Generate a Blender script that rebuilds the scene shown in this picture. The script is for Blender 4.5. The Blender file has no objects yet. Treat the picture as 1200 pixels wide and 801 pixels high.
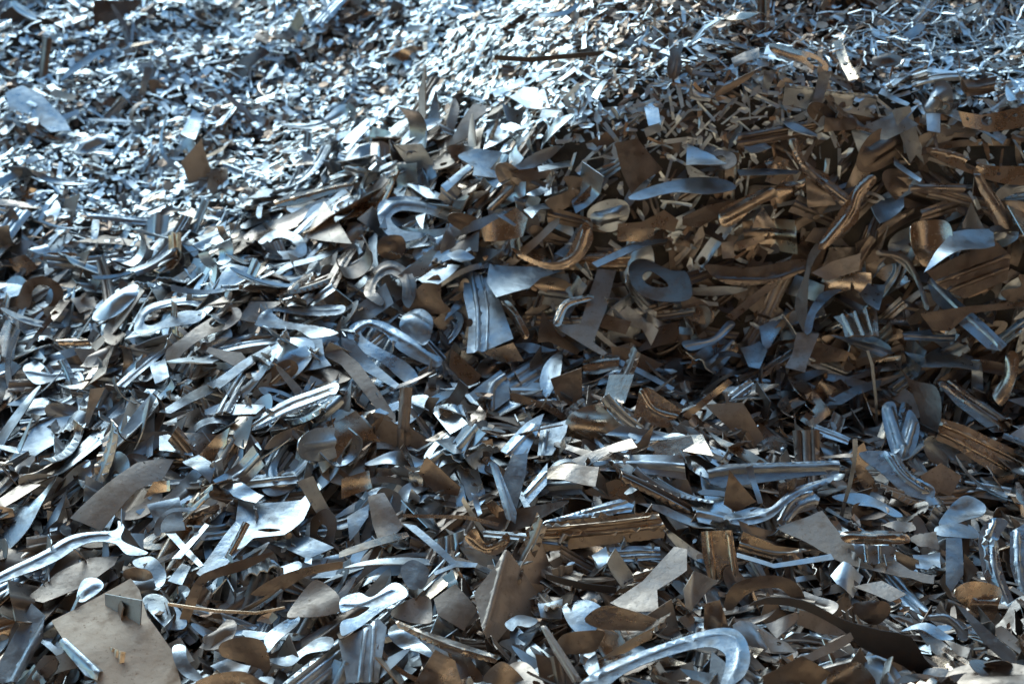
import bpy, math, random
import numpy as np
from mathutils import Vector, Matrix
from mathutils.geometry import delaunay_2d_cdt
R = math.radians
random.seed(7)
rng = np.random.default_rng(7)
scene = bpy.context.scene
COL = scene.collection

# ------------------------------------------------------------------ camera
CAM = Vector((0.0, 0.0, 2.2)); PITCH = R(30.0)
FPX = 1200 * 50 / 36.0
FWD = Vector((0, math.cos(PITCH), -math.sin(PITCH)))
UPV = Vector((0, math.sin(PITCH), math.cos(PITCH)))
RGT = Vector((1, 0, 0))
cam_d = bpy.data.cameras.new('camera'); cam = bpy.data.objects.new('camera', cam_d); COL.objects.link(cam)
cam.location = CAM; cam.rotation_euler = (math.pi/2 - PITCH, 0, 0)
cam_d.lens = 50; cam_d.sensor_width = 36; cam_d.clip_start = .05; cam_d.clip_end = 600
cam_d.dof.use_dof = True; cam_d.dof.focus_distance = 3.15; cam_d.dof.aperture_fstop = 3.0
scene.camera = cam

def ray(u, v):
    return (FWD + RGT * ((u - 600) / FPX) - UPV * ((v - 400.5) / FPX)).normalized()
def project(p):
    d = Vector(p) - CAM; z = d.dot(FWD)
    return 600 + FPX * d.dot(RGT) / z, 400.5 - FPX * d.dot(UPV) / z, z

# ------------------------------------------------------------------ heap relief
def sstep(a, b, x):
    t = np.clip((x - a) / (b - a), 0, 1); return t * t * (3 - 2 * t)
_W = [(rng.uniform(1.5, 9), rng.uniform(0, 6.28), rng.uniform(0, 6.28)) for _ in range(14)]
def bumps(x, y):
    s = 0
    for k, a, p in _W:
        s = s + np.sin(k * (x * math.cos(a) + y * math.sin(a)) + p) * .035 / (1 + .35 * k)
    return s
def height(x, y):
    x = np.asarray(x, float); y = np.asarray(y, float)
    left = .1 + .22 * (y - 2.2)
    yb = 3.08 + .10 * np.sin(2.2 * x + .4)                    # foot of the steep face
    fl = .14 + .05 * (y - 2.2)
    top = fl + .66 * sstep(0, .54, y - yb) + .15 * np.maximum(0, y - yb - .5)
    t = sstep(-.55, .55, x + .12 * (y - 3))
    z = left * (1 - t) + top * t
    z = z + .10 * np.exp(-((y - 2.05) / .28) ** 2) * sstep(-1.2, .3, x)  # near mound
    z = z - .07 * np.exp(-(((x + .42) / .2) ** 2 + ((y - 2.62) / .14) ** 2))
    z = z + .33 * np.exp(-(((x - 1.1) / .5) ** 2 + ((y - 4.45) / .27) ** 2)) - .12 * np.exp(-(((x - 1.75) / .25) ** 2 + ((y - 4.3) / .2) ** 2))
    z = z - .09 * np.exp(-(((x - .75) / .38) ** 2 + ((y - 3.42) / .12) ** 2))
    z = z + .08 * np.exp(-(((x + .75) / .5) ** 2 + ((y - 3.3) / .4) ** 2))
    cz = sstep(3.5, 4.2, y); z = z + cz * (.014*np.sin(13*x + 5*y) + .012*np.sin(17*y - 9*x + 2) + .008*np.sin(29*x + 11*y) + .007*np.sin(25*y - 21*x))
    z = z - .16 * np.exp(-(((x - .15) / .35) ** 2 + ((y - 4.9) / .5) ** 2))
    # the heap falls away far to the sides, behind and in front
    z = z - .25 * np.maximum(0, np.abs(x) - 3.4) ** 1.3 - .4 * np.maximum(0, 1.4 - y)
    z = z - .16 * np.maximum(0, y - 7.0) ** 1.4
    return z + bumps(x, y)
_GS = .02
_GX = np.arange(-6, 6, _GS); _GY = np.arange(-1, 10, _GS)
_GZ = height(*np.meshgrid(_GX, _GY)).tolist()
def hz(x, y):
    fx = min(max((x + 6) / _GS, 0), 597.9); fy = min(max((y + 1) / _GS, 0), 547.9); i = int(fx); j = int(fy); fx -= i; fy -= j
    a = _GZ[j]; b = _GZ[j+1]
    return (a[i]*(1-fx) + a[i+1]*fx)*(1-fy) + (b[i]*(1-fx) + b[i+1]*fx)*fy
def hnormal(x, y, e=.05):
    return Vector(((hz(x-e, y) - hz(x+e, y)), (hz(x, y-e) - hz(x, y+e)), 2 * e)).normalized()
def hit(u, v):
    d = ray(u, v); t = np.arange(1.2, 9.0, .01)
    zz = CAM.z + d.z * t - height(d.x * t, d.y * t)
    i = int(np.argmax(zz < 0)); 
    if zz[i] >= 0: i = len(t) - 1
    return CAM + d * float(t[i])

# ------------------------------------------------------------------ materials
def mat(name, c1, c2, metallic=1., r1=.25, r2=.5, dirt=(.16, .11, .07), dirt_amt=.35, bump=.15, island=False, scale=1.):
    m = bpy.data.materials.new(name); m.use_nodes = True
    nt = m.node_tree; N = nt.nodes; L = nt.links; N.clear()
    out = N.new('ShaderNodeOutputMaterial'); b = N.new('ShaderNodeBsdfPrincipled')
    L.new(b.outputs[0], out.inputs[0])
    tc = N.new('ShaderNodeTexCoord')
    if island:
        g = N.new('ShaderNodeNewGeometry'); rnd = g.outputs['Random Per Island']
    else:
        g = N.new('ShaderNodeObjectInfo'); rnd = g.outputs['Random']
    # texture space shifted per object so copies do not repeat the same stains
    off = N.new('ShaderNodeVectorMath'); off.operation = 'ADD'
    sc_ = N.new('ShaderNodeMath'); sc_.operation = 'MULTIPLY'; sc_.inputs[1].default_value = 37.
    L.new(rnd, sc_.inputs[0]); L.new(tc.outputs['Object'], off.inputs[0]); L.new(sc_.outputs[0], off.inputs[1])
    mix = N.new('ShaderNodeMix'); mix.data_type = 'RGBA'
    mix.inputs[6].default_value = (*c1, 1); mix.inputs[7].default_value = (*c2, 1)
    L.new(rnd, mix.inputs[0])
    def noise(s, det, rough=.6):
        n = N.new('ShaderNodeTexNoise'); n.inputs['Scale'].default_value = s * scale
        n.inputs['Detail'].default_value = det; n.inputs['Roughness'].default_value = rough
        L.new(off.outputs[0], n.inputs['Vector']); return n
    n1 = noise(14, 5)
    rp = N.new('ShaderNodeMapRange'); rp.inputs[1].default_value = .52; rp.inputs[2].default_value = .74
    rp.inputs[3].default_value = 0; rp.inputs[4].default_value = dirt_amt
    L.new(n1.outputs[0], rp.inputs[0])
    n3 = noise(120, 4, .7)
    sp = N.new('ShaderNodeMapRange'); sp.inputs[1].default_value = .60; sp.inputs[2].default_value = .72
    sp.inputs[3].default_value = 0; sp.inputs[4].default_value = dirt_amt * .9
    L.new(n3.outputs[0], sp.inputs[0])
    mx = N.new('ShaderNodeMath'); mx.operation = 'MAXIMUM'; L.new(rp.outputs[0], mx.inputs[0]); L.new(sp.outputs[0], mx.inputs[1])
    dm = N.new('ShaderNodeMix'); dm.data_type = 'RGBA'; dm.inputs[7].default_value = (*dirt, 1)
    L.new(mx.outputs[0], dm.inputs[0]); L.new(mix.outputs[2], dm.inputs[6])
    L.new(dm.outputs[2], b.inputs['Base Color'])
    me_ = N.new('ShaderNodeMapRange'); me_.inputs[1].default_value = 0; me_.inputs[2].default_value = 1; me_.inputs[3].default_value = metallic; me_.inputs[4].default_value = metallic * .25
    L.new(mx.outputs[0], me_.inputs[0]); L.new(me_.outputs[0], b.inputs['Metallic'])
    ro = N.new('ShaderNodeMapRange'); ro.inputs[1].default_value = .3; ro.inputs[2].default_value = .7
    ro.inputs[3].default_value = r1; ro.inputs[4].default_value = r2
    n2 = noise(30, 3); L.new(n2.outputs[0], ro.inputs[0])
    ra = N.new('ShaderNodeMath'); ra.operation = 'ADD'; ra2 = N.new('ShaderNodeMath'); ra2.operation = 'MULTIPLY'; ra2.inputs[1].default_value = .12
    L.new(rnd, ra2.inputs[0]); L.new(ro.outputs[0], ra.inputs[0]); L.new(ra2.outputs[0], ra.inputs[1]); rd = N.new('ShaderNodeMath'); rd.operation = 'MULTIPLY_ADD'; rd.inputs[1].default_value = .35; L.new(mx.outputs[0], rd.inputs[0]); L.new(ra.outputs[0], rd.inputs[2])
    L.new(rd.outputs[0], b.inputs['Roughness'])
    bp = N.new('ShaderNodeBump'); bp.inputs['Strength'].default_value = bump; bp.inputs['Distance'].default_value = .004
    n4 = noise(45, 5, .55); L.new(n4.outputs[0], bp.inputs['Height']); L.new(bp.outputs[0], b.inputs['Normal'])
    return m
M = {
 'steel':  mat('galvanised_steel', (.60, .60, .61), (.40, .40, .415), r1=.20, r2=.44, dirt=(.17, .12, .09), dirt_amt=.6, bump=.35),
 'bright': mat('bright_steel', (.72, .72, .73), (.56, .56, .58), r1=.24, r2=.44, dirt=(.25, .20, .16), dirt_amt=.45, bump=.3),
 'brown':  mat('oiled_brown_steel', (.43, .34, .28), (.24, .185, .15), r1=.17, r2=.42, dirt=(.13, .08, .05), dirt_amt=.7, bump=.35),  # brown base also carries the warm reflections of the surroundings
 'gold':   mat('bronze_tinted_steel', (.70, .54, .41), (.56, .43, .32), r1=.12, r2=.3, dirt=(.2, .11, .06), dirt_amt=.5, bump=.25),  # gold base stands in for bright warm reflections on steel
 'matte':  mat('dull_tan_steel', (.54, .425, .345), (.38, .30, .245), metallic=.65, r1=.32, r2=.52, dirt=(.16, .10, .06), dirt_amt=.75, bump=.4),
 'plate':  mat('scuffed_tan_plate', (.50, .355, .25), (.48, .34, .24), metallic=.1, r1=.45, r2=.65, dirt=(.24, .14, .08), dirt_amt=1., bump=.4),
 'dark':   mat('dark_rusty_steel', (.09, .065, .055), (.06, .05, .05), metallic=.5, r1=.4, r2=.6, dirt=(.16, .08, .04), dirt_amt=.5, bump=.3),
 'chip':   mat('shredded_bright_chips', (.90, .91, .92), (.60, .61, .63), r1=.32, r2=.48, dirt=(.35, .28, .2), dirt_amt=.15, bump=.0, island=True),
 'chipb':  mat('shredded_brown_chips', (.52, .36, .26), (.26, .18, .13), r1=.26, r2=.45, dirt=(.1, .07, .05), dirt_amt=.4, bump=.0, island=True),
 'under':  mat('under_layer_steel', (.48, .41, .36), (.22, .16, .125), r1=.3, r2=.5, dirt=(.1, .06, .04), dirt_amt=.6, bump=.3, island=True),
 'underl': mat('under_layer_pale_steel', (.68, .68, .70), (.34, .31, .30), r1=.3, r2=.5, dirt=(.16, .11, .08), dirt_amt=.5, bump=.3, island=True),
 'soil':   mat('packed_scrap_dirt', (.08, .065, .055), (.10, .08, .065), metallic=.0, r1=.8, r2=.95, dirt=(.02, .015, .012), dirt_amt=.6, bump=.6),
}

# ------------------------------------------------------------------ sheet builder
def resample(pts, s, smooth):
    """outline resampled at step s; smooth = Catmull-Rom through the points"""
    P = np.array(pts, float); n = len(P); out = []
    for i in range(n):
        p0, p1, p2, p3 = P[i-1], P[i], P[(i+1) % n], P[(i+2) % n]
        k = max(1, int(np.linalg.norm(p2 - p1) / s + .5))
        for j in range(k):
            t = j / k
            if smooth:
                q = .5 * ((2*p1) + (-p0+p2)*t + (2*p0-5*p1+4*p2-p3)*t*t + (-p0+3*p1-3*p2+p3)*t**3)
            else: q = p1 + (p2 - p1) * t
            out.append(q)
    return np.array(out)
def inside(P, Q):
    """points Q inside polygon P"""
    x, y = Q[:, 0], Q[:, 1]; c = np.zeros(len(Q), bool); n = len(P); j = n - 1
    for i in range(n):
        xi, yi = P[i]; xj, yj = P[j]
        if yi != yj:
            c ^= ((yi > y) != (yj > y)) & (x < (xj - xi) * (y - yi) / (yj - yi) + xi)
        j = i
    return c
def pl_dist(Q, line):
    """distance and signed side of points from a polyline"""
    L = np.array(line, float); best = np.full(len(Q), 1e9); side = np.zeros(len(Q))
    for a, b in zip(L[:-1], L[1:]):
        d = b - a; l2 = max(1e-12, d @ d); t = np.clip(((Q - a) @ d) / l2, 0, 1)
        r = Q - (a + t[:, None] * d); dd = np.hypot(r[:, 0], r[:, 1])
        s = np.sign(d[0] * (Q[:, 1] - a[1]) - d[1] * (Q[:, 0] - a[0]))
        m = dd < best; best[m] = dd[m]; side[m] = s[m]
    return best, side
def sheet(name, pts, smooth=False, holes=(), ridges=(), folds=(), curl=0., curl_dir=0., thick=.0016, wave=.0, res=None, material='steel', rough_edge=0., twist=0.):
    """A thin sheet-metal piece in its own x,y plane. ridges: (polyline, width, height); folds: (polyline, slope)
    raises the side to the left of the line; curl: curvature 1/m about the axis at curl_dir."""
    P = np.array(pts, float); ext = P.max(0) - P.min(0); size = float(max(ext))
    s = res or size / 16
    for _, w, _h in ridges: s = min(s, w * .75)
    s = max(s, size / 60)
    B = resample(pts, s, smooth)
    if rough_edge: B = B + rng.normal(0, rough_edge, B.shape)
    H = [resample(h, s * .7, True) for h in holes]
    lo, hi = B.min(0), B.max(0); SMR = []; s0 = s
    if ridges: s = max(s, size / 16)
    gx = np.arange(lo[0] + s*.5, hi[0], s); gy = np.arange(lo[1] + s*.5, hi[1], s)
    G = np.array([(x + (s*.5 if k % 2 else 0), y) for k, y in enumerate(gy) for x in gx]).reshape(-1, 2)
    G = G + rng.uniform(-.1, .1, G.shape) * s
    ok = inside(B, G)
    for h in H: ok &= ~inside(h, G)
    G = G[ok]
    for loop in [B] + H:
        if len(G):
            d, _ = pl_dist(G, np.vstack([loop, loop[:1]])); G = G[d > min(s, s0*1.5) * .42]
    bands = []
    for line, w, _h in ridges:      # rows of points running along each rib keep it straight and clean
        Lr = np.array(line, float)
        if len(Lr) > 2:
            o = [Lr[0]]
            for i in range(len(Lr) - 1):
                p0 = Lr[max(i-1, 0)]; p1 = Lr[i]; p2 = Lr[i+1]; p3 = Lr[min(i+2, len(Lr)-1)]
                for t in (.25, .5, .75, 1): o.append(.5*((2*p1)+(-p0+p2)*t+(2*p0-5*p1+4*p2-p3)*t*t+(-p0+3*p1-3*p2+p3)*t**3))
            Lr = np.array(o)
        seg = np.hypot(*(Lr[1:] - Lr[:-1]).T); tot = seg.sum(); cs = np.concatenate([[0], np.cumsum(seg)])
        st = np.arange(0, tot + 1e-9, max(w * .9, s)); C = np.column_stack([np.interp(st, cs, Lr[:, k]) for k in (0, 1)])
        Tn = np.gradient(C, axis=0) if len(C) > 1 else np.array([[1., 0]]); Tn /= np.linalg.norm(Tn, axis=1)[:, None] + 1e-12
        Nn = np.column_stack([-Tn[:, 1], Tn[:, 0]])
        if len(G):
            d, _ = pl_dist(G, Lr); G = G[d > w * 1.65]
        for k in (-1.35, -1.1, -.85, -.55, 0, .55, .85, 1.1, 1.35): bands.append(C + Nn * (k * w))
        SMR.append(Lr)
    if bands:
        K = np.vstack(bands); okb = inside(B, K)
        for h in H: okb &= ~inside(h, K)
        K = K[okb]
        if len(K):
            cell = np.floor(K / (min(w for _, w, _h in ridges) * .42)).astype(int); _, first = np.unique(cell, axis=0, return_index=True); K = K[np.sort(first)]
        if len(K):
            d, _ = pl_dist(K, np.vstack([B, B[:1]])); K = K[d > s * .15]
            G = np.vstack([G, K]) if len(G) else K
    V = []; E = []
    for loop in [B] + H:
        o = len(V); V += [Vector(p) for p in loop]; k = len(loop)
        E += [(o + i, o + (i + 1) % k) for i in range(k)]
    V += [Vector(p) for p in G]
    vv, ee, ff, *_ = delaunay_2d_cdt(V, E, [], 0, 1e-6)
    A = np.array([(v.x, v.y) for v in vv]); T = np.array([f for f in ff if len(f) == 3], int)
    c = A[T].mean(1); keep = inside(B, c)
    for h in H: keep &= ~inside(h, c)
    T = T[keep]
    a = A[T[:, 1]] - A[T[:, 0]]; b = A[T[:, 2]] - A[T[:, 0]]; cr = a[:, 0]*b[:, 1] - a[:, 1]*b[:, 0]
    T = T[np.abs(cr) > 1e-12]; cr = cr[np.abs(cr) > 1e-12]; T[cr < 0] = T[cr < 0][:, ::-1]
    # keep only the largest connected piece
    par = list(range(len(A)))
    def find(i):
        while par[i] != i: par[i] = par[par[i]]; i = par[i]
        return i
    for t in T:
        r0 = find(t[0]); par[find(t[1])] = r0; par[find(t[2])] = r0
    roots = np.array([find(t[0]) for t in T]); u, cnt = np.unique(roots, return_counts=True)
    T = T[roots == u[cnt.argmax()]]
    used = np.unique(T); remap = -np.ones(len(A), int); remap[used] = np.arange(len(used)); A = A[used]; T = remap[T]
    n = len(A); Z = np.zeros(n)
    for line, (_l, w, hh) in zip(SMR, ridges):
        d, _ = pl_dist(A, line); Z += hh * np.exp(-(d / w) ** 4)
    for line, sl in folds:
        L0 = np.array(line, float); dd = L0[-1] - L0[0]; dd = dd / np.linalg.norm(dd)
        sd = dd[0] * (A[:, 1] - L0[0][1]) - dd[1] * (A[:, 0] - L0[0][0]); r = size * .015
        Z += sl * .5 * (sd + np.sqrt(sd * sd + r * r))
    if wave:
        for k in range(3):
            an = rng.uniform(0, 6.28); kk = rng.uniform(3, 9) / size
            Z += wave * np.sin(kk * (A[:, 0]*math.cos(an) + A[:, 1]*math.sin(an)) + rng.uniform(0, 6.28)) / (k + 1)
    X = np.column_stack([A, Z])
    # thickness along the vertex normals
    nf = np.cross(X[T[:, 1]] - X[T[:, 0]], X[T[:, 2]] - X[T[:, 0]]); vn = np.zeros((n, 3))
    for k in range(3): np.add.at(vn, T[:, k], nf)
    vn /= np.linalg.norm(vn, axis=1)[:, None] + 1e-12
    X2 = np.vstack([X + vn * thick * .5, X - vn * thick * .5])
    if curl:
        ca, sa = math.cos(curl_dir), math.sin(curl_dir); c0 = A.mean(0)
        U = (X2[:, 0]-c0[0])*ca + (X2[:, 1]-c0[1])*sa; W = -(X2[:, 0]-c0[0])*sa + (X2[:, 1]-c0[1])*ca
        Rr = 1 / curl; th = U / Rr; rr = Rr - X2[:, 2]
        U2 = np.sin(th) * rr; Z2 = Rr - np.cos(th) * rr
        X2 = np.column_stack([U2*ca - W*sa + c0[0], U2*sa + W*ca + c0[1], Z2])
    if twist:
        c0 = A.mean(0); th = (X2[:, 0] - c0[0]) * twist; yy = X2[:, 1] - c0[1]
        X2 = np.column_stack([X2[:, 0], c0[1] + yy*np.cos(th) - X2[:, 2]*np.sin(th), yy*np.sin(th) + X2[:, 2]*np.cos(th)])
    from collections import Counter
    dirs = {}
    for t in T:
        for k in range(3):
            e = (int(t[k]), int(t[(k+1) % 3])); dirs[e] = 1
    rim = [e for e in dirs if (e[1], e[0]) not in dirs]
    F = [tuple(int(q) for q in t) for t in T] + [tuple(int(q) + n for q in t[::-1]) for t in T]
    F += [(b_, a_, a_ + n, b_ + n) for a_, b_ in rim]
    me = bpy.data.meshes.new(name); me.from_pydata([tuple(map(float, p)) for p in X2], [], F)
    me.update(); me.shade_smooth(); me.set_sharp_from_angle(angle=R(38))
    me.materials.append(M[material])
    return me

def put(name, me, loc, rot=None, label=None, cat=None, group=None, kind=None):
    o = bpy.data.objects.new(name, me); COL.objects.link(o); o.location = loc
    if rot is not None: o.rotation_mode = 'QUATERNION'; o.rotation_quaternion = rot
    if label: o['label'] = label
    if cat: o['category'] = cat
    if group: o['group'] = group
    if kind: o['kind'] = kind
    return o
# ------------------------------------------------------------------ setting
def box(name, a, b, m, **k):
    (x0, y0, z0), (x1, y1, z1) = a, b
    v = [(x, y, z) for z in (z0, z1) for y in (y0, y1) for x in (x0, x1)]
    f = [(0, 2, 3, 1), (4, 5, 7, 6), (0, 1, 5, 4), (2, 6, 7, 3), (0, 4, 6, 2), (1, 3, 7, 5)]
    me = bpy.data.meshes.new(name); me.from_pydata(v, [], f); me.materials.append(m); return put(name, me, (0, 0, 0), **k)
M['floor'] = mat('brown_concrete', (.44, .34, .27), (.44, .34, .27), metallic=0, r1=.75, r2=.9, dirt=(.16, .11, .07), dirt_amt=.6, scale=.1)
M['rustwall'] = mat('rusty_sheet_wall', (.68, .50, .36), (.68, .50, .36), metallic=0, r1=.6, r2=.8, dirt=(.22, .11, .05), dirt_amt=.6, scale=.1)  # for the unseen side wall added as warm bounce
box('ground', (-150, -150, -1.2), (150, 150, -.9), M['floor'], kind='structure')
xs = np.linspace(-5.2, 5.2, 150); ys = np.linspace(-.6, 9.5, 150)
XX, YY = np.meshgrid(xs, ys); ZZ = np.maximum(height(XX, YY) - .05, -.95)
me = bpy.data.meshes.new('scrap_mound')
me.from_pydata(np.column_stack([XX.ravel(), YY.ravel(), ZZ.ravel()]).tolist(), [],
    [(j*150+i, j*150+i+1, (j+1)*150+i+1, (j+1)*150+i) for j in range(149) for i in range(149)])
me.shade_smooth(); me.materials.append(M['soil']); put('terrain', me, (0, 0, 0), kind='structure')
M['roof'] = mat('sooty_roof_sheet', (.20, .145, .11), (.20, .145, .11), metallic=0, r1=.6, r2=.8, dirt=(.1, .06, .04), dirt_amt=.6, scale=.1)  # dark tone chosen for contrast in the metal's reflections
# unseen shed added for brown reflections in metal, open to the back and left
def corrugated(name, o, ux, uy, nx, L, H, m, label):
    n = int(L / .06); V = []; F = []
    for i in range(n + 1):
        d = .02 * math.cos(i * math.pi / 2)
        for k in (0, 1):
            for t in (0, .02):
                p = Vector(o) + Vector(ux) * (i * .06) + Vector(uy) * (H * k) + Vector(nx) * (d + t); V.append(tuple(p))
    for i in range(n):
        a = i*4; b = a+4
        F += [(a, a+2, b+2, b), (a+1, b+1, b+3, a+3), (a, b, b+1, a+1), (a+2, a+3, b+3, b+2)]
    me = bpy.data.meshes.new(name); me.from_pydata(V, [], F); me.materials.append(m)
    return put(name, me, (0, 0, 0), label=label, cat='roof' if 'roof' in name else 'wall')
M['palewall'] = mat('pale_ochre_wall', (.76, .56, .39), (.76, .56, .39), metallic=0, r1=.7, r2=.9, dirt=(.4, .26, .16), dirt_amt=.5, scale=.1)  # pale band added unseen behind the viewer to brighten the metal's reflections
box('push_wall', (-9, -4.2, -1.2), (9, -3.7, 2.9), M['palewall'], label='thick ochre concrete wall closing the scrap bay behind the viewer', cat='wall')
corrugated('shed_wall', (-9, -4.2, 2.91), (1, 0, 0), (0, 0, 1), (0, 1, 0), 18, 2.28, M['roof'], 'dark corrugated wall above the concrete wall behind the viewer')  # added unseen; its dark tone makes gradients in the reflections
corrugated('side_wall', (6.2, -4.0, -1.2), (0, 1, 0), (0, 0, 1), (-1, 0, 0), 11.5, 6.4, M['rustwall'], 'rusty corrugated wall running along the side of the heap')  # added unseen, throws warm brown onto the heap
corrugated('shed_roof', (-7, ROOF_Y0 if 'ROOF_Y0' in globals() else -4.0, 5.2), (1, 0, 0), (0, 1, 0), (0, 0, 1), 13, 7.7, M['roof'], 'rusty corrugated roof over the scrap heap')

# ------------------------------------------------------------------ light
w = bpy.data.worlds.new('World'); scene.world = w; w.use_nodes = True
nt = w.node_tree; bg = nt.nodes['Background']; sky = nt.nodes.new('ShaderNodeTexSky')
SUN_EL = R(24); SUN_AZ = R(-23)      # azimuth from +Y (behind the heap) towards -X
sky.sky_type = 'NISHITA'; sky.sun_disc = False; sky.sun_elevation = SUN_EL; sky.sun_rotation = SUN_AZ
sky.air_density = 1.2; sky.dust_density = .6; sky.ozone_density = 1.5
nt.links.new(sky.outputs[0], bg.inputs[0]); bg.inputs[1].default_value = .15
sd = Vector((math.sin(SUN_AZ) * math.cos(SUN_EL), math.cos(SUN_AZ) * math.cos(SUN_EL), math.sin(SUN_EL)))
sl = bpy.data.lights.new('sun', 'SUN'); sl.energy = 2.1; sl.angle = R(55); sl.color = (1, .97, .93)
so = bpy.data.objects.new('sun', sl); COL.objects.link(so); so.rotation_mode = 'QUATERNION'
so.rotation_quaternion = sd.to_track_quat('Z', 'Y'); so.location = sd * 30
scene.view_settings.view_transform = 'Standard'; scene.view_settings.look = 'None'
scene.view_settings.exposure = 0.68; scene.view_settings.gamma = 1
scene.view_settings.use_white_balance = True; scene.view_settings.white_balance_temperature = 5250; scene.view_settings.white_balance_tint = -11
scene.render.engine = 'CYCLES'
cy = scene.cycles; cy.max_bounces = 7; cy.diffuse_bounces = 3; cy.glossy_bounces = 6; cy.caustics_reflective = True
cy.use_denoising = True; cy.sample_clamp_indirect = 6; cy.use_adaptive_sampling = True
# ------------------------------------------------------------------ pieces one can single out, each at its own spot on the heap
OX = {'A': (0, 0), 'B': (400, 0), 'C': (800, 0), 'D': (0, 267), 'E': (400, 267), 'F': (800, 267), 'G': (0, 534), 'H': (400, 534), 'I': (800, 534)}
NRM = {'u': (0, -.15, 1), 'l': (-.35, -.2, .9), 'r': (.35, -.2, .9), 'b': (0, .05, 1), 'm': (0, -.38, .92), 'c': (0, -.9, .62), 'w': (-.5, -.75, .62), 'e': (.5, -.75, .62), 's': (0, -1, .25)}
def pp(crop, s):
    out = []
    for t in s.split():
        a, b = map(float, t.split(','))
        if crop != 'Z': ox, oy = OX[crop]; a, b = ox + a/3, oy + b/3
        out.append((a, b))
    return out
NAMED = []; LMK = []; PIX = []
CATS = {'ribbed_strip': 'ribbed strip', 'flat_offcut': 'offcut', 'hooked_blank': 'blank', 'bent_bracket': 'bracket', 'narrow_strip': 'strip', 'pressed_tab': 'pressed tab',
        'curled_strip': 'curled strip', 'pointed_sliver': 'sliver', 'punched_strip': 'punched strip', 'metal_chip': 'chip', 'metal_rod': 'rod', 'dark_bar': 'bar'}
def P(crop, kind, outline, tilt, material, label, smooth=False, ridges=(), folds=(), holes=(), curl=0., cdir=0., lift=.035, wave=.0015, thick=.0017, rough=0.):
    px = pp(crop, outline); cu = sum(p[0] for p in px)/len(px); cv = sum(p[1] for p in px)/len(px)
    if material == 'bright' and (kind == 'hooked_blank' or (crop in 'GHI' and U0(0, 1) < .5) or 'stick' in label): material = 'steel'
    n = Vector(NRM[tilt]); n = (n + Vector((U0(-.08, .08), U0(-.08, .08), 0))).normalized()
    p0 = hit(cu, cv); d0 = ray(cu, cv); t = (p0 - CAM).length - lift
    best = None
    for it in range(22):
        c = CAM + d0 * t; w = []
        for (a, b) in px:
            d = ray(a, b); k = (c - CAM).dot(n) / d.dot(n); w.append(CAM + d * k)
        low = sum(1 for q in w if q.z < hz(q.x, q.y) + .004) / len(w)
        if low < .3: break
        t -= .014
    x = (RGT - n * RGT.dot(n)).normalized(); y = n.cross(x)
    def loc(pts):
        r = []
        for (a, b) in pts:
            d = ray(a, b); q = CAM + d * ((c - CAM).dot(n) / d.dot(n)) - c; r.append((q.dot(x), q.dot(y)))
        return r
    m = t / FPX / (1 if crop == 'Z' else 3)
    L = loc(px)
    ar = sum(L[i-1][0]*L[i][1] - L[i][0]*L[i-1][1] for i in range(len(L)))
    rd = [(loc(pp(crop, s)), w_*m, h_*m*(.6 if kind == 'hooked_blank' else 1)) for s, w_, h_ in ridges]
    fd = [(loc(pp(crop, s)), k) for s, k in folds]
    hh = []
    for h in holes:
        if isinstance(h, str): hh.append(loc(pp(crop, h)))
        else:
            hx, hy, r1, r2 = h
            s = ' '.join(f'{hx + r1*math.cos(a):.2f},{hy + r2*math.sin(a):.2f}' for a in np.arange(0, 6.28, .6)); hh.append(loc(pp(crop, s)))
    if kind in ('flat_offcut', 'hooked_blank', 'pointed_sliver', 'narrow_strip') and not curl and 'level' not in label and 'straight' not in label:
        ext_ = max(max(q[0] for q in L) - min(q[0] for q in L), max(q[1] for q in L) - min(q[1] for q in L)); curl = U0(-1, 1) * min(5.5, .55 / ext_); cdir = U0(-1.2, 1.2); wave = max(wave, .0032)
    me = sheet(kind, L, smooth=smooth, holes=hh, ridges=rd, folds=fd, curl=curl, curl_dir=cdir, wave=wave, thick=thick, material=material, rough_edge=rough)
    o = put(kind, me, c, Matrix((x, y, n)).transposed().to_quaternion(), label=label, cat=CATS[kind])
    us = [p[0] for p in px]; vs = [p[1] for p in px]
    LMK.append((cu, cv, ((max(us)-min(us))*.5, (max(vs)-min(vs))*.5), label))
    NAMED.append(o); PIX.append(px); return o
_r = random.Random(3)
def U0(a, b): return _r.uniform(a, b)
RB, FO, HB, BB, NS, PT, CU, PS, PU, MC, MR, DB = 'ribbed_strip', 'flat_offcut', 'hooked_blank', 'bent_bracket', 'narrow_strip', 'pressed_tab', 'curled_strip', 'pointed_sliver', 'punched_strip', 'metal_chip', 'metal_rod', 'dark_bar'
# upper left, mostly chips
P('A', NS, '150,130 185,140 160,300 130,290', 'c', 'brown', 'upright brown bar standing in the chips near the upper left corner', ridges=[('172,135 147,295', 9, 6)])
P('A', BB, '20,330 80,305 150,340 230,420 250,460 180,470 90,400 40,420', 'm', 'steel', 'big crumpled grey sheet at the left edge below the upright brown bar', wave=.006)
P('A', FO, '0,455 60,430 130,440 125,395 90,410 20,470', 'u', 'steel', 'pale curved flap tucked under the crumpled grey sheet at the left edge', smooth=True)
P('A', PS, '510,235 540,240 500,360 480,355', 'c', 'bright', 'pale spike sticking up out of the chips on the upper left slope')
P('Z', RB, '320,236 350,226 395,215 425,212 424,219 390,226 350,240 324,243', 'm', 'gold', 'long bronze ribbed strip lying where the fine chips end, left of centre', ridges=[('322,239 352,231 392,220 424,215', 1.4, 2.)])
P('A', PU, '735,740 760,728 818,755 800,785 740,770', 'm', 'gold', 'small bronze tag with serrated edge beside the long bronze ribbed strip')
P('A', NS, '310,415 525,426 525,437 310,424', 'm', 'steel', 'thin straight grey strip lying level across the upper left chips')
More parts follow.
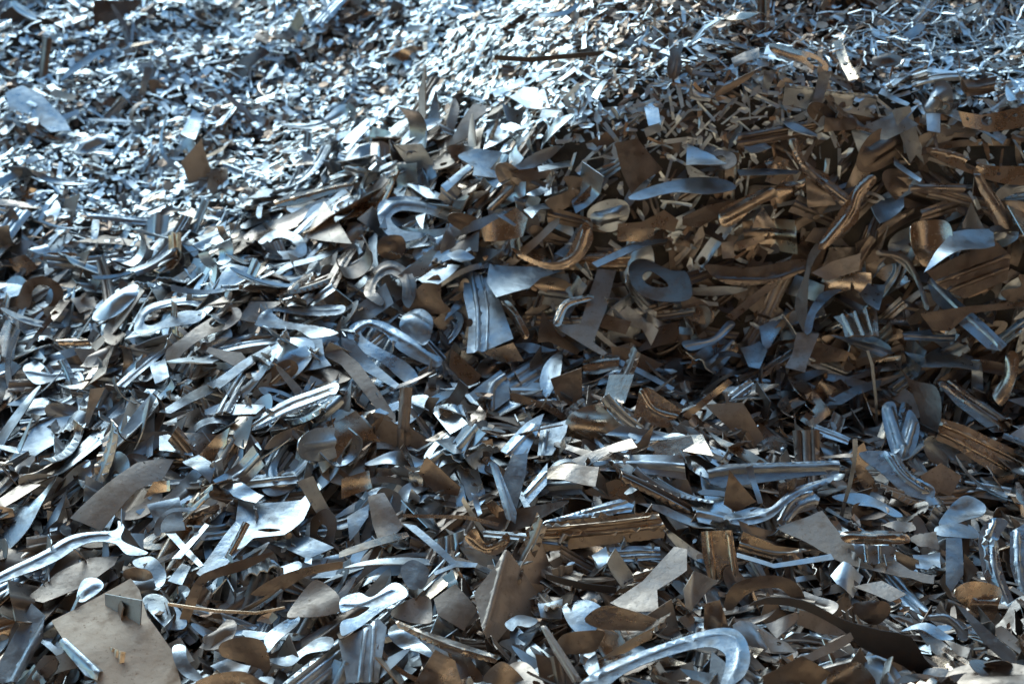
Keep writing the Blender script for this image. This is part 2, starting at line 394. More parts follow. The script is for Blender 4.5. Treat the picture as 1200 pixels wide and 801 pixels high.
P('A', NS, '440,90 540,10 548,40 460,105', 'm', 'brown', 'dull bar slanting near the top edge, left part of the heap', ridges=[('450,98 544,25', 8, 6)])
P('A', FO, '740,600 800,590 800,690 720,700', 'c', 'steel', 'upright grey tile with a round notch above the bronze tag', holes=[(768, 683, 14, 12)])
P('A', NS, '780,570 940,630 935,655 790,600', 'm', 'steel', 'folded grey channel leaning on the notched grey tile', ridges=[('785,582 938,640', 7, 7)])
P('A', NS, '850,785 970,745 985,765 870,800', 'u', 'steel', 'pale round-ended strip below the long bronze ribbed strip', smooth=True)
P('A', FO, '70,650 130,665 110,700 75,690', 'c', 'gold', 'small orange-bronze square among chips at the left edge')
P('A', FO, '150,740 200,705 215,735 185,785', 'u', 'bright', 'pale blue square flake below the orange-bronze square')
P('A', FO, '330,0 500,0 470,40 400,80 330,90', 'c', 'brown', 'dark brown sheet at the top edge left of centre', wave=.004)
P('A', FO, '0,50 60,10 120,60 230,70 260,120 120,130 0,90', 's', 'dark', 'dark rusty sheet in the shaded upper left corner', wave=.005)  # dark sheet laid across the corner
P('A', FO, '190,85 280,60 330,35 300,70 220,98', 'u', 'bright', 'pale narrow flake on the dark rusty sheet in the corner')
P('A', CU, '800,240 850,200 930,170 950,190 880,240 870,270 800,330', 'c', 'brown', 'brown crumpled lump in the chips, upper slope left of centre', wave=.01)
# upper middle
P('B', DB, '538,193 660,201 970,174 976,190 665,219 538,211', 's', 'dark', 'long dark bar lying level across the bright chips near the top', thick=.006)
P('B', DB, '560,105 640,45 655,60 575,115', 's', 'dark', 'short dark bar slanting above the long dark bar', thick=.005)
P('B', DB, '0,70 90,28 100,42 10,88', 's', 'dark', 'dark bar slanting near the top edge left of the long dark bar', thick=.005)
P('B', MC, '885,95 905,78 955,90 935,120', 'b', 'bright', 'bright square chip above the end of the long dark bar')
P('B', NS, '880,335 930,268 945,272 900,345', 'b', 'bright', 'bright oblong chip on the brown chips below the long dark bar')
P('B', BB, '410,560 460,525 520,533 590,560 575,620 550,668 520,652 480,600', 'm', 'steel', 'wide saddle-shaped grey sheet standing at the lower edge of the chips', smooth=True, curl=9, cdir=.7)
P('B', CU, '370,520 410,508 470,525 440,560 400,562', 'c', 'brown', 'brown curled lip on the upper side of the saddle-shaped sheet', smooth=True, curl=14)
P('B', FO, '962,502 1040,488 1130,595 1060,640 1020,682 985,600', 'c', 'brown', 'large brown plate standing upright just under the chip ledge', lift=.06)
P('Z', CU, '736,231 770,216 815,208 850,212 862,222 830,228 790,225 750,234', 'u', 'bright', 'long pale blade-shaped sheet below the large upright brown plate', smooth=True, lift=.07)
P('B', MC, '690,585 805,563 808,585 695,605', 'b', 'bright', 'white oblong tag in front of the upright brown plate')
P('B', MC, '1065,375 1110,350 1122,430 1080,443', 'm', 'bright', 'pale blue tile at the edge of the brown chip patch')
P('B', NS, '530,325 650,265 655,285 540,345', 'u', 'bright', 'bright long strip below the middle of the long dark bar')
P('B', FO, '590,345 640,305 715,320 735,385 650,380', 'u', 'bright', 'bright patch-like sheet under the long dark bar')
P('B', NS, '0,500 190,330 205,345 20,530', 'u', 'steel', 'slanting pale blue strip among the chips left of the saddle-shaped sheet')
P('B', CU, '150,215 245,158 270,175 185,240', 'c', 'gold', 'short bronze roll lying on the bright chips in the upper middle', smooth=True, curl=20, cdir=1.2)
P('B', BB, '510,735 575,650 605,655 605,675 530,742', 'e', 'gold', 'small bronze channel below the saddle-shaped sheet', ridges=[('520,738 598,662', 9, 8)])
P('Z', HB, '443,240 460,230 490,232 530,245 545,258 530,262 500,252 470,246 458,255 470,268 500,275 470,282 448,268', 'm', 'steel', 'grey S-shaped blank just below and left of the saddle-shaped sheet', smooth=True, ridges=[('448,250 465,237 500,242 535,256', 4, 3)])
P('Z', FO, '560,270 605,243 620,257 613,278 590,282 566,284', 'c', 'gold', 'shiny bronze flap right of the grey S-shaped blank', curl=10)
P('B', FO, '640,740 720,715 790,690 780,720 700,740 670,772', 'u', 'steel', 'pale bent strip on the near side of the white oblong tag')
P('Z', HB, '724,262 752,260 778,246 795,258 790,272 768,266 755,281 726,283', 'c', 'gold', 'light brown offcut with a concave bite below the blade-shaped sheet', lift=.05)
P('B', FO, '225,640 300,660 390,690 370,700 300,695', 'u', 'bright', 'pale flat offcut above the grey S-shaped blank')
P('B', NS, '350,655 450,580 460,595 370,672', 'u', 'bright', 'bright strip leaning against the saddle-shaped sheet')
P('B', FO, '650,690 700,655 730,665 680,700', 'u', 'bright', 'tiny white flake below the white oblong tag')
P('B', PT, '590,600 680,590 740,600 720,625 640,640', 'c', 'brown', 'brown pressed tab between the saddle-shaped sheet and the white tag')
# upper right
P('C', NS, '480,255 525,250 470,420 435,440', 'c', 'steel', 'dark grey strip standing up out of the chips at the upper right')
P('C', NS, '285,250 330,245 300,330 280,325', 'c', 'steel', 'short dark grey tile left of the standing dark grey strip')
P('Z', PU, '1118,133 1150,135 1200,125 1212,126 1212,148 1160,155 1125,150', 'c', 'gold', 'upper bronze strip with punched round holes at the right edge', holes=[(1156, 142, 7, 6), (1131, 141, 2.2, 2), (1178, 136, 3, 2.6), (1189, 135, 3, 2.6)], lift=.06, curl=4)
P('C', PU, '860,520 960,535 1060,580 1220,590 1220,648 1100,640 960,590 880,550', 'c', 'gold', 'lower bronze strip with one big round hole at the right edge', smooth=True, holes=[(1012, 580, 20, 18), (930, 556, 7, 6), (1110, 612, 7, 6)], ridges=[('880,530 970,552 1060,596', 5, 4)], lift=.07)
P('C', RB, '365,490 400,488 430,565 590,690 560,725 425,605', 'c', 'brown', 'brown ribbed channel running down from the chip ledge', ridges=[('385,495 425,580 575,705', 8, 9)], lift=.06)
P('Z', HB, '960,286 985,245 1003,218 1020,205 1027,212 1010,235 1005,258 990,272 965,292', 'c', 'gold', 'bronze S-shaped arm below the brown ribbed channel', smooth=True, ridges=[('966,286 995,250 1004,226 1022,208', 3, 4)], lift=.06)
P('C', CU, '130,740 200,700 290,660 325,668 330,690 250,730 190,785 140,795', 'c', 'gold', 'shiny bronze wavy tube-like strip right below the pale blade', smooth=True, ridges=[('145,765 210,730 310,675', 16, 16)], lift=.06)
P('C', FO, '15,515 110,545 155,585 12,582', 'u', 'bright', 'pale triangular sheet under the chip ledge, right of the upright brown plate', lift=.05)
P('C', CU, '655,745 700,700 780,690 780,740 690,795', 'u', 'steel', 'pale blue folded flap right of the bronze S-shaped arm', curl=12, lift=.05)
P('C', NS, '740,555 840,640 832,648 742,582', 'u', 'bright', 'pale narrow strip slanting left of the bronze strip with a big hole', lift=.05)
P('C', RB, '800,650 970,645 998,650 990,678 860,682 800,672', 'c', 'brown', 'brown channel lying level under the lower punched strip', ridges=[('800,660 990,662', 7, 7)], lift=.06)
P('C', FO, '355,420 440,450 478,468 440,472 370,445', 'u', 'bright', 'pale leaf-shaped offcut on the chip ledge at the upper right', smooth=True)
P('C', NS, '1020,610 1045,612 1140,740 1165,805 1110,805 1075,740', 'c', 'brown', 'brown tapering arm hanging below the lower punched strip', smooth=True, ridges=[('1035,620 1110,740 1140,800', 14, 12)], lift=.07)
P('C', MC, '855,400 905,400 905,468 860,460', 'm', 'bright', 'pale blue square with pinholes left of the upper punched strip', lift=.05)
P('C', FO, '495,415 610,415 610,455 495,465', 'c', 'brown', 'brown rectangular offcut on the chip ledge at the upper right')
P('C', PS, '980,790 1015,710 1062,805 985,805', 'c', 'steel', 'grey pointed offcut left of the tapering brown arm', lift=.05)
P('C', FO, '715,270 800,250 810,262 740,300', 'b', 'bright', 'bright flake high on the right chip slope')
P('C', NS, '700,310 800,360 790,372 690,325', 'u', 'bright', 'bright narrow flake on the right chip slope below the bright flake')
P('C', PT, '1140,290 1180,270 1210,290 1205,340 1150,370 1130,340', 'm', 'bright', 'pale crumpled tab at the right edge above the punched strips', smooth=True, wave=.008)
P('C', FO, '215,515 290,500 315,520 240,545', 'u', 'steel', 'grey tile lying on the ledge above the bronze wavy strip', lift=.05)
P('C', NS, '190,600 300,595 410,600 400,612 300,618 200,620', 'u', 'steel', 'level grey strip above the bronze wavy strip', lift=.05)
P('C', FO, '0,760 90,720 190,700 180,730 60,800 0,790', 'c', 'brown', 'tan offcut left of the bronze wavy strip', lift=.05)
P('C', FO, '430,620 520,660 540,720 440,730', 's', 'brown', 'brown square sheet hanging under the ribbed channel', lift=.05)
P('C', FO, '240,800 280,725 330,800', 's', 'brown', 'brown triangle pointing up below the bronze wavy strip', lift=.05)
# middle right
P('Z', CU, '1060,267 1085,258 1110,262 1115,285 1095,310 1078,310 1062,290', 'c', 'gold', 'broad shiny bronze curved sheet near the right edge', smooth=True, curl=14, lift=.09)
P('Z', RB, '1085,318 1165,280 1185,300 1180,328 1130,350 1100,335', 'c', 'brown', 'speckled brown ribbed plate below the broad bronze curved sheet', ridges=[('1100,330 1180,300', 2, 2.5), ('1112,340 1180,314', 2, 2.5)], lift=.08)
P('F', CU, '850,140 945,20 1000,10 1090,0 1100,50 990,90', 'u', 'bright', 'pale blue crumpled flap on the speckled brown ribbed plate', wave=.01, lift=.11)
P('F', RB, '855,180 885,178 1000,280 1140,410 1120,432 1070,425 940,310 880,250', 'm', 'steel', 'long grey strip slanting down at the right below the speckled plate', ridges=[('870,185 1000,310 1125,425', 7, 9)], lift=.08)
P('F', BB, '530,315 640,285 680,280 690,380 570,385 560,345', 'm', 'gold', 'ribbed bronze saddle in the middle of the dark face', ridges=[('560,300 600,384', 8, 9), ('605,292 640,382', 8, 9), ('645,285 672,380', 7, 8)], lift=.09)
P('F', FO, '620,240 650,195 715,210 690,290 640,265', 'u', 'steel', 'bent grey flange above the ribbed bronze saddle', lift=.09, curl=10)
P('F', HB, '430,360 440,300 490,225 560,213 520,245 470,300 452,362', 'm', 'steel', 'grey sickle-shaped strip left of the ribbed bronze saddle', smooth=True, lift=.08)
P('F', PS, '395,255 430,160 450,80 520,10 560,0 480,90 445,170 435,330 425,367 400,310', 'w', 'brown', 'long brown curved tongue hanging beside the sickle-shaped strip', smooth=True, lift=.08)
P('F', RB, '80,130 230,140 420,110 430,150 300,195 150,195', 'c', 'brown', 'dark brown trough-shaped strip in the upper part of the dark face', smooth=True, ridges=[('100,180 300,185 425,145', 8, 6)], lift=.07)
P('F', FO, '450,160 520,120 625,90 620,150 570,165 510,185', 'c', 'matte', 'tan plate right of the dark brown trough-shaped strip', lift=.08)
P('F', NS, '150,310 310,185 335,200 180,325', 'c', 'brown', 'tan bar slanting below the dark brown trough-shaped strip', lift=.08)
P('F', FO, '400,370 480,372 440,470 430,510 360,490 385,440', 'm', 'matte', 'grey plate with a curved edge below the sickle-shaped strip', lift=.08)
P('F', FO, '835,300 1000,275 1205,258 1205,278 1010,300 940,362 880,362', 'c', 'brown', 'brown blade crossing over the long slanting grey strip', smooth=False, lift=.10)
P('F', BB, '200,430 270,400 300,440 270,495 230,490', 'u', 'steel', 'shiny folded grey box end left of the grey plate with a curved edge', curl=14, lift=.06)
P('F', RB, '0,400 100,385 160,328 182,345 110,405 30,432', 'u', 'bright', 'pale ribbed strip at the left side of the dark face', smooth=True, ridges=[('10,415 100,395 170,338', 6, 6)], lift=.06)
P('F', FO, '520,370 640,400 748,430 700,452 640,425', 'u', 'bright', 'pale ribbed offcut just below the ribbed bronze saddle', ridges=[('600,400 720,440', 6, 5)], lift=.08)
P('F', HB, '780,430 850,445 900,420 960,450 1050,480 1040,502 950,495 840,490', 'u', 'steel', 'pale jagged blank below the end of the brown blade', lift=.07, rough=.001)
P('F', RB, '770,370 870,355 880,375 960,375 955,400 780,395', 'u', 'steel', 'grey ribbed strip above the pale jagged blank', ridges=[('775,380 955,385', 7, 7)], lift=.08)
P('F', FO, '75,620 210,612 290,740 240,775 170,710', 'c', 'matte', 'smooth pale grey plate with rounded corner at the foot of the dark face', lift=.06)
P('F', PS, '465,625 600,560 700,535 690,560 610,590 560,620', 'u', 'steel', 'pale sliver with a torn edge, right of the smooth pale grey plate', lift=.06)
P('F', NS, '0,655 160,530 175,545 20,672', 'c', 'gold', 'tan bar rising to the right above the smooth pale grey plate', lift=.05)
P('Z', RB, '1103,490 1130,498 1165,515 1212,536 1212,584 1165,555 1120,525 1097,515', 'c', 'gold', 'wide bright bronze ribbed strip running off the right edge', ridges=[('1104,497 1150,518 1210,548', 2, 3), ('1100,506 1150,532 1210,566', 2, 3)], lift=.07)
P('F', RB, '890,540 960,540 1155,680 1150,715 1090,720 960,620', 'm', 'brown', 'dark brown ribbed strip above the wide bright bronze one', ridges=[('910,545 1125,700', 8, 9), ('940,542 1150,690', 8, 9)], lift=.05)
P('F', CU, '735,440 800,530 895,560 912,660 870,762 840,735 830,640 780,520', 'w', 'brown', 'large brown curved fin left of the dark brown ribbed strip', smooth=True, curl=6, lift=.06)
P('F', PT, '700,640 745,615 765,720 795,640 832,700 805,800 740,800', 'm', 'steel', 'shiny grey pressed cup below the large brown curved fin', smooth=True, ridges=[('725,640 770,790', 14, 14), ('810,690 780,790', 10, 10)], lift=.06)
P('F', MR, '645,430 655,430 672,480 684,600 687,760 680,760 674,600 660,480', 's', 'steel', 'thin twisted wire hanging down in front of the dark face', lift=.13)
P('F', FO, '430,385 600,440 620,462 440,480', 'c', 'brown', 'brown plate behind the grey plate with a curved edge', lift=.04)
P('F', RB, '470,690 590,740 580,762 455,722', 'u', 'bright', 'pale ribbed strip at the foot of the dark face left of the wire', ridges=[('465,705 585,752', 6, 6)], lift=.05)
P('F', PS, '390,640 400,690 470,740 500,805 400,805', 'w', 'brown', 'brown pointed flap left of the pale ribbed strip at the foot', lift=.06)
P('F', FO, '460,0 560,0 520,60 430,45', 'c', 'brown', 'brown flat offcut above the tan plate', lift=.07)
P('F', FO, '185,50 285,25 290,45 200,80', 'c', 'gold', 'small tan offcut with torn end above the trough-shaped strip', lift=.06)
P('F', MC, '135,50 178,48 182,105 140,108', 'c', 'matte', 'small grey tag hanging left of the small tan offcut', lift=.06)
P('F', BB, '0,240 60,250 110,300 90,340 20,320 0,300', 'c', 'brown', 'brown rounded offcut at the left side of the dark face', smooth=True, lift=.05)
P('F', HB, '1090,580 1130,520 1140,440 1175,440 1180,500 1150,590 1120,625', 'w', 'gold', 'knobbly bronze arm near the right edge above the wide bronze strip', smooth=True, ridges=[('1110,600 1150,520 1155,450', 14, 12)], lift=.07)
P('F', HB, '690,80 780,95 820,150 850,220 875,280 860,290 830,210 790,150 740,110 690,100', 'w', 'brown', 'brown curved rod arching left of the long slanting grey strip', smooth=True, ridges=[('700,92 790,120 865,280', 8, 8)], lift=.06)
# centre
P('E', BB, '430,155 500,155 560,260 605,390 500,435 440,440 450,330 430,240', 'm', 'steel', 'large grey ribbed bracket standing in the centre of the heap', ridges=[('455,160 480,290 480,435', 7, 9), ('490,160 515,290 510,430', 4, 6)], holes=[(452, 335, 12, 14)], lift=.07)
P('E', FO, '500,437 605,400 642,465 560,472', 's', 'brown', 'dark lower flange of the bracket group in the centre', lift=.06)
P('E', FO, '520,130 620,135 780,150 700,180 660,220 545,247 510,190', 'u', 'steel', 'wide pale grey sheet right of the large ribbed bracket', lift=.06)
P('E', FO, '900,150 965,155 930,290 885,400 935,440 920,450 745,350 840,340 870,240', 'm', 'matte', 'flat grey L-shaped offcut right of the wide pale grey sheet', lift=.07)
P('E', HB, '80,230 100,150 170,115 240,150 265,210 240,270 215,250 210,190 170,160 130,180 120,220 150,260 130,272', 'm', 'brown', 'brown open hook left of the large ribbed bracket', smooth=True, ridges=[('95,220 120,160 175,135 225,165 240,240', 8, 5)], lift=.06)
P('E', PT, '205,350 230,300 280,285 320,320 315,380 290,412 250,390', 'm', 'steel', 'shiny grey domed tab under the brown open hook', smooth=True, ridges=[('240,330 290,360', 30, 22)], lift=.06)
P('E', FO, '215,290 250,230 325,168 350,180 352,250 385,292 310,302', 'c', 'brown', 'brown flap between the open hook and the large bracket', smooth=True, lift=.05, wave=.004)
P('E', HB, '20,360 60,325 140,325 220,370 300,430 352,450 340,482 270,465 200,430 150,370 90,345 70,370 130,420 240,480 272,530 230,542 150,480 50,420', 'm', 'steel', 'big grey paperclip-shaped blank left of the centre', smooth=True, ridges=[('40,365 100,332 200,385 330,465', 7, 6)], lift=.06)
P('E', FO, '-130,405 -20,410 60,470 190,650 190,682 130,640 0,480', 'm', 'matte', 'long tapering grey blade running down towards the centre', lift=.06)
P('E', NS, '0,395 40,400 205,560 190,574 80,500 0,417', 'm', 'steel', 'narrow grey strip lying along the tapering grey blade', lift=.06)
P('E', BB, '205,560 250,560 240,700 305,745 300,805 120,770 110,660 200,690', 'c', 'matte', 'grey plate with a raised knob standing below the tapering blade', smooth=False, ridges=[('228,560 215,690 210,800', 12, 14)], lift=.06)
P('E', PT, '440,590 560,498 590,540 592,600 530,645 490,620', 'm', 'steel', 'pale pressed cup with a bronze rib below the centre bracket', ridges=[('575,520 530,560 525,635', 11, 12)], lift=.05)
P('E', PT, '785,700 810,650 900,622 970,680 990,700 880,747 800,730', 'c', 'gold', 'shiny bronze domed tab below the flat grey L-shaped offcut', smooth=True, ridges=[('830,690 930,700', 35, 26)], lift=.06)
P('E', PS, '560,780 650,685 715,640 690,720 650,805 600,805', 'u', 'bright', 'bright pointed blade left of the bronze domed tab', ridges=[('590,790 690,690', 7, 5)], lift=.06)
P('E', HB, '1010,140 1060,110 1160,150 1215,160 1225,250 1100,252 1030,215', 'm', 'brown', 'brown ring-shaped blank right of the L-shaped offcut', smooth=True, holes=['1058,170 1085,152 1130,178 1150,205 1100,207 1070,195'], lift=.07)
P('E', CU, '850,465 930,445 980,450 975,492 900,512 850,512', 'u', 'gold', 'short bronze sleeve lying below the L-shaped offcut', ridges=[('855,488 975,470', 16, 15)], lift=.05)
P('E', MR, '975,460 1100,520 1172,560 1162,572 1090,535 975,482', 'm', 'steel', 'grey rod sticking out of the bronze sleeve', lift=.06)
P('E', FO, '735,530 845,490 848,640 760,610', 'c', 'brown', 'square brown plate above the bronze domed tab', lift=.04)
P('E', CU, '1050,565 1080,560 1200,640 1150,702 1020,690', 'c', 'gold', 'bronze half-wheel pressing right of the domed tab', ridges=[('1055,575 1100,640 1180,665', 8, 9)], lift=.06)
P('E', HB, '600,70 700,120 780,108 830,20 860,-20 885,40 830,122 740,147 640,112', 'c', 'gold', 'glossy bronze U-shaped channel above the wide pale grey sheet', smooth=True, ridges=[('630,90 740,130 825,95 860,0', 10, 11)], lift=.06)
P('E', PT, '125,60 150,30 210,28 227,70 200,110 140,102', 'c', 'brown', 'small brown disc above the brown open hook', smooth=True, ridges=[('170,66 180,68', 12, 7)], lift=.05)
P('E', FO, '705,285 760,370 840,430 830,447 730,400 690,402', 'c', 'brown', 'brown triangular offcut left under the L-shaped offcut', lift=.06)
P('E', RB, '745,330 780,260 870,235 882,250 800,282 770,342', 'm', 'gold', 'bent bronze ribbed strip lying across the L-shaped offcut', smooth=True, ridges=[('755,330 790,270 875,243', 6, 6)], lift=.08)
P('E', FO, '385,420 495,520 450,562 380,490', 'c', 'brown', 'brown oblong plate below the domed grey tab', lift=.05)
P('E', FO, '920,300 1020,330 1000,375 910,350', 'c', 'brown', 'brown offcut between the L-shaped offcut and the ring-shaped blank', lift=.05)
P('E', FO, '945,415 1020,425 1135,480 1060,522 960,480', 'c', 'brown', 'tan pentagonal offcut under the grey rod', lift=.05)
P('E', NS, '600,580 700,610 780,650 790,682 700,632 610,612', 'c', 'brown', 'wavy brown strip between the pressed cup and the brown plate', smooth=True, lift=.05)
P('E', HB, '550,262 590,258 625,300 660,370 640,388 605,330 570,285', 'w', 'gold', 'curved bronze lip right of the large ribbed bracket', smooth=True, ridges=[('565,268 610,300 650,380', 6, 8)], lift=.06)
P('E', FO, '600,400 690,410 760,420 660,445', 'u', 'bright', 'pale flap below the curved bronze lip', lift=.04, wave=.005)
P('E', FO, '270,180 340,130 420,140 340,205 285,200', 'u', 'bright', 'pale blue flat offcut between the open hook and the wide sheet', lift=.05)
P('E', FO, '370,95 420,80 470,100 420,125', 'u', 'bright', 'pale small tile above the pale blue flat offcut', lift=.05)
P('E', NS, '880,110 1050,50 1150,25 1145,40 1050,75 900,125', 'u', 'steel', 'long grey ribbed strip right of the bronze U-shaped channel', lift=.06)
P('E', FO, '970,0 1100,0 1100,25 1060,48 970,45', 'c', 'gold', 'tan rectangular offcut above the long grey ribbed strip', lift=.05)
P('E', CU, '700,700 800,670 790,720 740,800 690,800', 'u', 'steel', 'grey bent sheet right of the bright pointed blade', lift=.05, ridges=[('720,720 710,790', 8, 8)])
# middle left
P('D', HB, '0,265 60,245 90,190 150,170 205,195 220,240 190,300 130,330 120,370 70,382 75,330 140,290 180,260 180,215 140,200 115,225 110,270 60,315 0,332', 'c', 'brown', 'brown question-mark-shaped hook at the left edge', smooth=True, lift=.06)
P('D', HB, '470,350 500,290 590,250 700,245 712,280 650,272 560,287 515,310 510,335 560,335 640,300 717,300 690,335 570,352 500,370', 'u', 'bright', 'pale loop-shaped blank in the left middle of the heap', smooth=True, ridges=[('490,340 520,295 620,262 700,262', 7, 5)], lift=.06)
P('D', HB, '700,340 770,290 830,265 847,300 800,350 740,375 640,440 600,482 580,430 640,390', 'm', 'matte', 'rust-stained blank with an oval hole beside the pale loop', smooth=True, holes=['735,325 795,282 815,288 795,322 752,348'], lift=.06)
P('D', HB, '900,340 940,300 1060,270 1200,280 1200,310 1080,305 960,300 1000,330 1120,350 1190,387 1100,397 1040,362 910,354', 'u', 'steel', 'long pale slotted blank right of the rust-stained blank', smooth=True, ridges=[('925,325 960,290 1070,285 1190,293', 6, 5)], lift=.06, rough=.0008)
P('D', HB, '80,490 130,470 180,495 280,485 317,530 290,590 210,637 100,652 80,610 150,590 230,595 270,560 250,525 180,537 120,542', 'u', 'steel', 'pale open hook opening to the left, below the brown question-mark hook', smooth=True, ridges=[('100,500 180,515 280,510 285,570 210,615 100,630', 9, 7)], lift=.06)
P('D', PS, '265,50 370,25 500,50 495,68 400,55', 'u', 'matte', 'wide grey fin lying level in the upper left middle', lift=.04)
P('D', FO, '735,425 850,440 872,470 840,492 725,440', 'm', 'matte', 'dull grey plate below the rust-stained blank with a hole')
P('D', NS, '630,345 742,430 728,442 625,362', 'm', 'matte', 'dull grey strip joining the dull grey plate corner to the loop blank', lift=.05)
P('D', RB, '870,690 960,630 1040,590 1180,545 1172,592 1050,642 900,707', 'l', 'bright', 'pale sheet pressed with long parallel ribs, left of the knobbed plate', smooth=True, ridges=[('880,697 960,650 1050,605 1175,560', 6, 7), ('900,702 1000,655 1170,585', 6, 7)], lift=.06)
P('D', NS, '560,650 700,560 860,470 950,420 957,440 860,502 720,592 600,655', 'u', 'steel', 'long grey strip rising to the right below the dull grey plate', lift=.05)
P('D', NS, '290,705 320,565 372,560 330,640 307,708', 'c', 'matte', 'upright dull strip right of the pale open hook')
P('D', NS, '405,550 600,370 640,380 440,562', 'u', 'bright', 'bright strip slanting under the pale loop-shaped blank', ridges=[('425,552 620,378', 5, 5)])
P('D', NS, '590,190 680,125 692,140 622,197', 'm', 'brown', 'short brown bar above the pale loop-shaped blank', lift=.05)
P('D', CU, '195,395 300,385 322,412 210,417', 'm', 'gold', 'short bronze tube above the pale open hook', ridges=[('200,405 315,400', 9, 9)], lift=.05)
P('D', CU, '700,800 760,730 812,700 800,760 745,810', 'c', 'gold', 'bronze lump below the long grey strip in the left middle', curl=18)
P('D', FO, '720,640 780,615 935,625 900,655 720,657', 'u', 'bright', 'bright level offcut left of the rib-pressed pale sheet')
P('D', FO, '525,480 580,455 595,520 545,547', 'u', 'bright', 'bright squarish offcut below the slanting bright strip')
P('D', FO, '150,665 265,660 240,730 190,760 120,805 60,805 100,730', 'u', 'bright', 'pale jagged sheet below the pale open hook')
P('D', FO, '100,80 160,52 182,85 140,90', 'u', 'bright', 'small pale triangle at the upper left under the chips')
P('D', FO, '30,110 90,95 135,135 90,168 50,150', 'c', 'brown', 'brown square offcut above the question-mark-shaped hook')
P('D', HB, '900,50 920,20 990,5 1060,30 1075,80 1010,105 930,100 905,80', 'u', 'steel', 'grey ring-shaped blank filled with tiny chips in the upper middle', smooth=True, holes=['945,55 970,38 1020,45 1040,70 1000,82 955,75'])
P('D', NS, '965,160 1010,130 1100,105 1200,65 1200,78 1110,120 1020,145 975,170', 'u', 'steel', 'pale curved strip below the ring full of chips', smooth=True)
P('D', FO, '830,330 880,260 1000,265 960,290 900,330', 'm', 'matte', 'smooth tan-grey sheet behind the long slotted blank')
P('D', FO, '200,470 290,440 300,480 220,490', 'c', 'brown', 'brown small plate above the pale open hook opening')
P('D', BB, '560,730 590,725 670,770 680,800 560,780', 'u', 'bright', 'pale folded strip left of the bronze lump')
P('D', FO, '250,250 330,240 345,285 280,300', 'm', 'matte', 'dull grey offcut right of the question-mark-shaped hook')
P('D', FO, '470,170 560,175 540,205 490,220', 'u', 'bright', 'white sheet corner above and left of the pale loop-shaped blank')
# lower left
P('G', FO, '180,575 460,430 490,470 520,570 610,690 640,810 350,810 230,660', 'u', 'plate', 'large pale tan plate with rust stains in the lower left corner', lift=.085)
P('G', CU, '0,720 110,515 160,560 150,640 60,797 0,797', 'm', 'steel', 'smooth grey bent sheet in the bottom left corner', ridges=[('165,575 45,800', 12, 12)], lift=.08)
P('G', CU, '205,655 235,648 362,755 342,787 300,770', 'u', 'steel', 'shiny grey roll lying against the large pale tan plate', ridges=[('225,655 345,770', 14, 18)], lift=.12)
P('G', FO, '240,205 440,55 480,25 560,0 610,-10 570,70 480,120 350,255', 'm', 'matte', 'long brown-grey plate slanting upwards in the lower left', lift=.07)
P('G', HB, '-10,425 150,330 250,280 400,265 415,228 437,250 430,300 520,340 450,352 400,312 300,312 180,372 -10,455', 'u', 'bright', 'long pale wavy arm above the large pale tan plate', smooth=True, ridges=[('0,430 160,340 260,292 410,275', 8, 7)], lift=.07)
P('G', FO, '80,490 200,410 320,355 415,340 400,372 310,450 150,512', 'u', 'matte', 'pale stained sheet between the wavy arm and the tan plate', lift=.06)
P('G', PT, '270,500 290,440 340,428 362,460 300,512', 'u', 'bright', 'small bright drop-shaped tab touching the tan plate', smooth=True, ridges=[('295,480 335,450', 14, 8)], lift=.07)
P('G', HB, '605,655 680,450 760,395 920,345 962,340 860,400 730,442 690,520 640,640', 'c', 'brown', 'long brown sickle-shaped strip in the lower left middle', smooth=True, lift=.08)
P('G', NS, '880,485 960,430 1080,390 1205,372 1205,395 1080,422 980,480 900,492', 'c', 'brown', 'brown wavy band right of the sickle-shaped strip', smooth=True, lift=.07)
P('G', HB, '840,170 1060,160 1120,95 1132,110 1070,230 1000,282 890,292 830,240', 'u', 'bright', 'pale sheet with a narrow slot above the sickle-shaped strip', holes=['905,262 950,254 990,260 950,270'], lift=.07)
P('G', FO, '1040,90 1100,70 1200,260 1200,312 1100,180', 'e', 'steel', 'grey blade folded down right of the slotted pale sheet', lift=.06)
P('G', HB, '1010,560 1100,440 1180,480 1200,540 1150,560 1060,572', 'm', 'matte', 'tan ear-shaped blank right of the sickle-shaped strip', smooth=True, lift=.07)
P('G', HB, '930,640 960,600 1040,570 1055,590 985,640 942,702', 'u', 'bright', 'shiny pale tongue below the tan ear-shaped blank', smooth=True, lift=.07)
P('G', PT, '775,660 850,635 920,650 945,700 940,752 850,722 780,702', 'c', 'brown', 'rounded rusty brown tab right of the large tan plate', smooth=True, lift=.08)
P('G', FO, '690,810 740,770 850,755 920,790 940,812', 'c', 'brown', 'brown rounded sheet at the bottom edge below the rusty tab', smooth=True, lift=.08)
P('G', NS, '605,370 720,235 737,245 637,367', 'u', 'bright', 'pale stick forming an X with another, longer arm', lift=.08)
P('G', NS, '578,265 612,262 717,385 700,392', 'u', 'steel', 'grey stick crossing under the pale stick of the X', lift=.06)
P('G', HB, '540,270 548,230 600,190 682,178 682,190 605,202 567,235 562,272', 'm', 'bright', 'thin pale hook bent over the grey square plate', smooth=True, lift=.09)
P('G', FO, '515,170 630,145 652,260 560,272 540,220', 'm', 'steel', 'grey square plate under the thin pale hook', lift=.06)
P('G', CU, '505,150 540,90 602,85 602,122 540,132', 'c', 'gold', 'small shiny bronze fold above the grey square plate', curl=15, lift=.06)
P('G', FO, '0,210 130,150 205,55 150,170 90,270 0,342', 'l', 'steel', 'pale curved blade at the left edge above the wavy arm', smooth=True, lift=.06)
P('G', BB, '690,410 830,230 890,290 820,360 730,442', 'u', 'bright', 'pale channel leaning above the sickle-shaped strip', lift=.07)
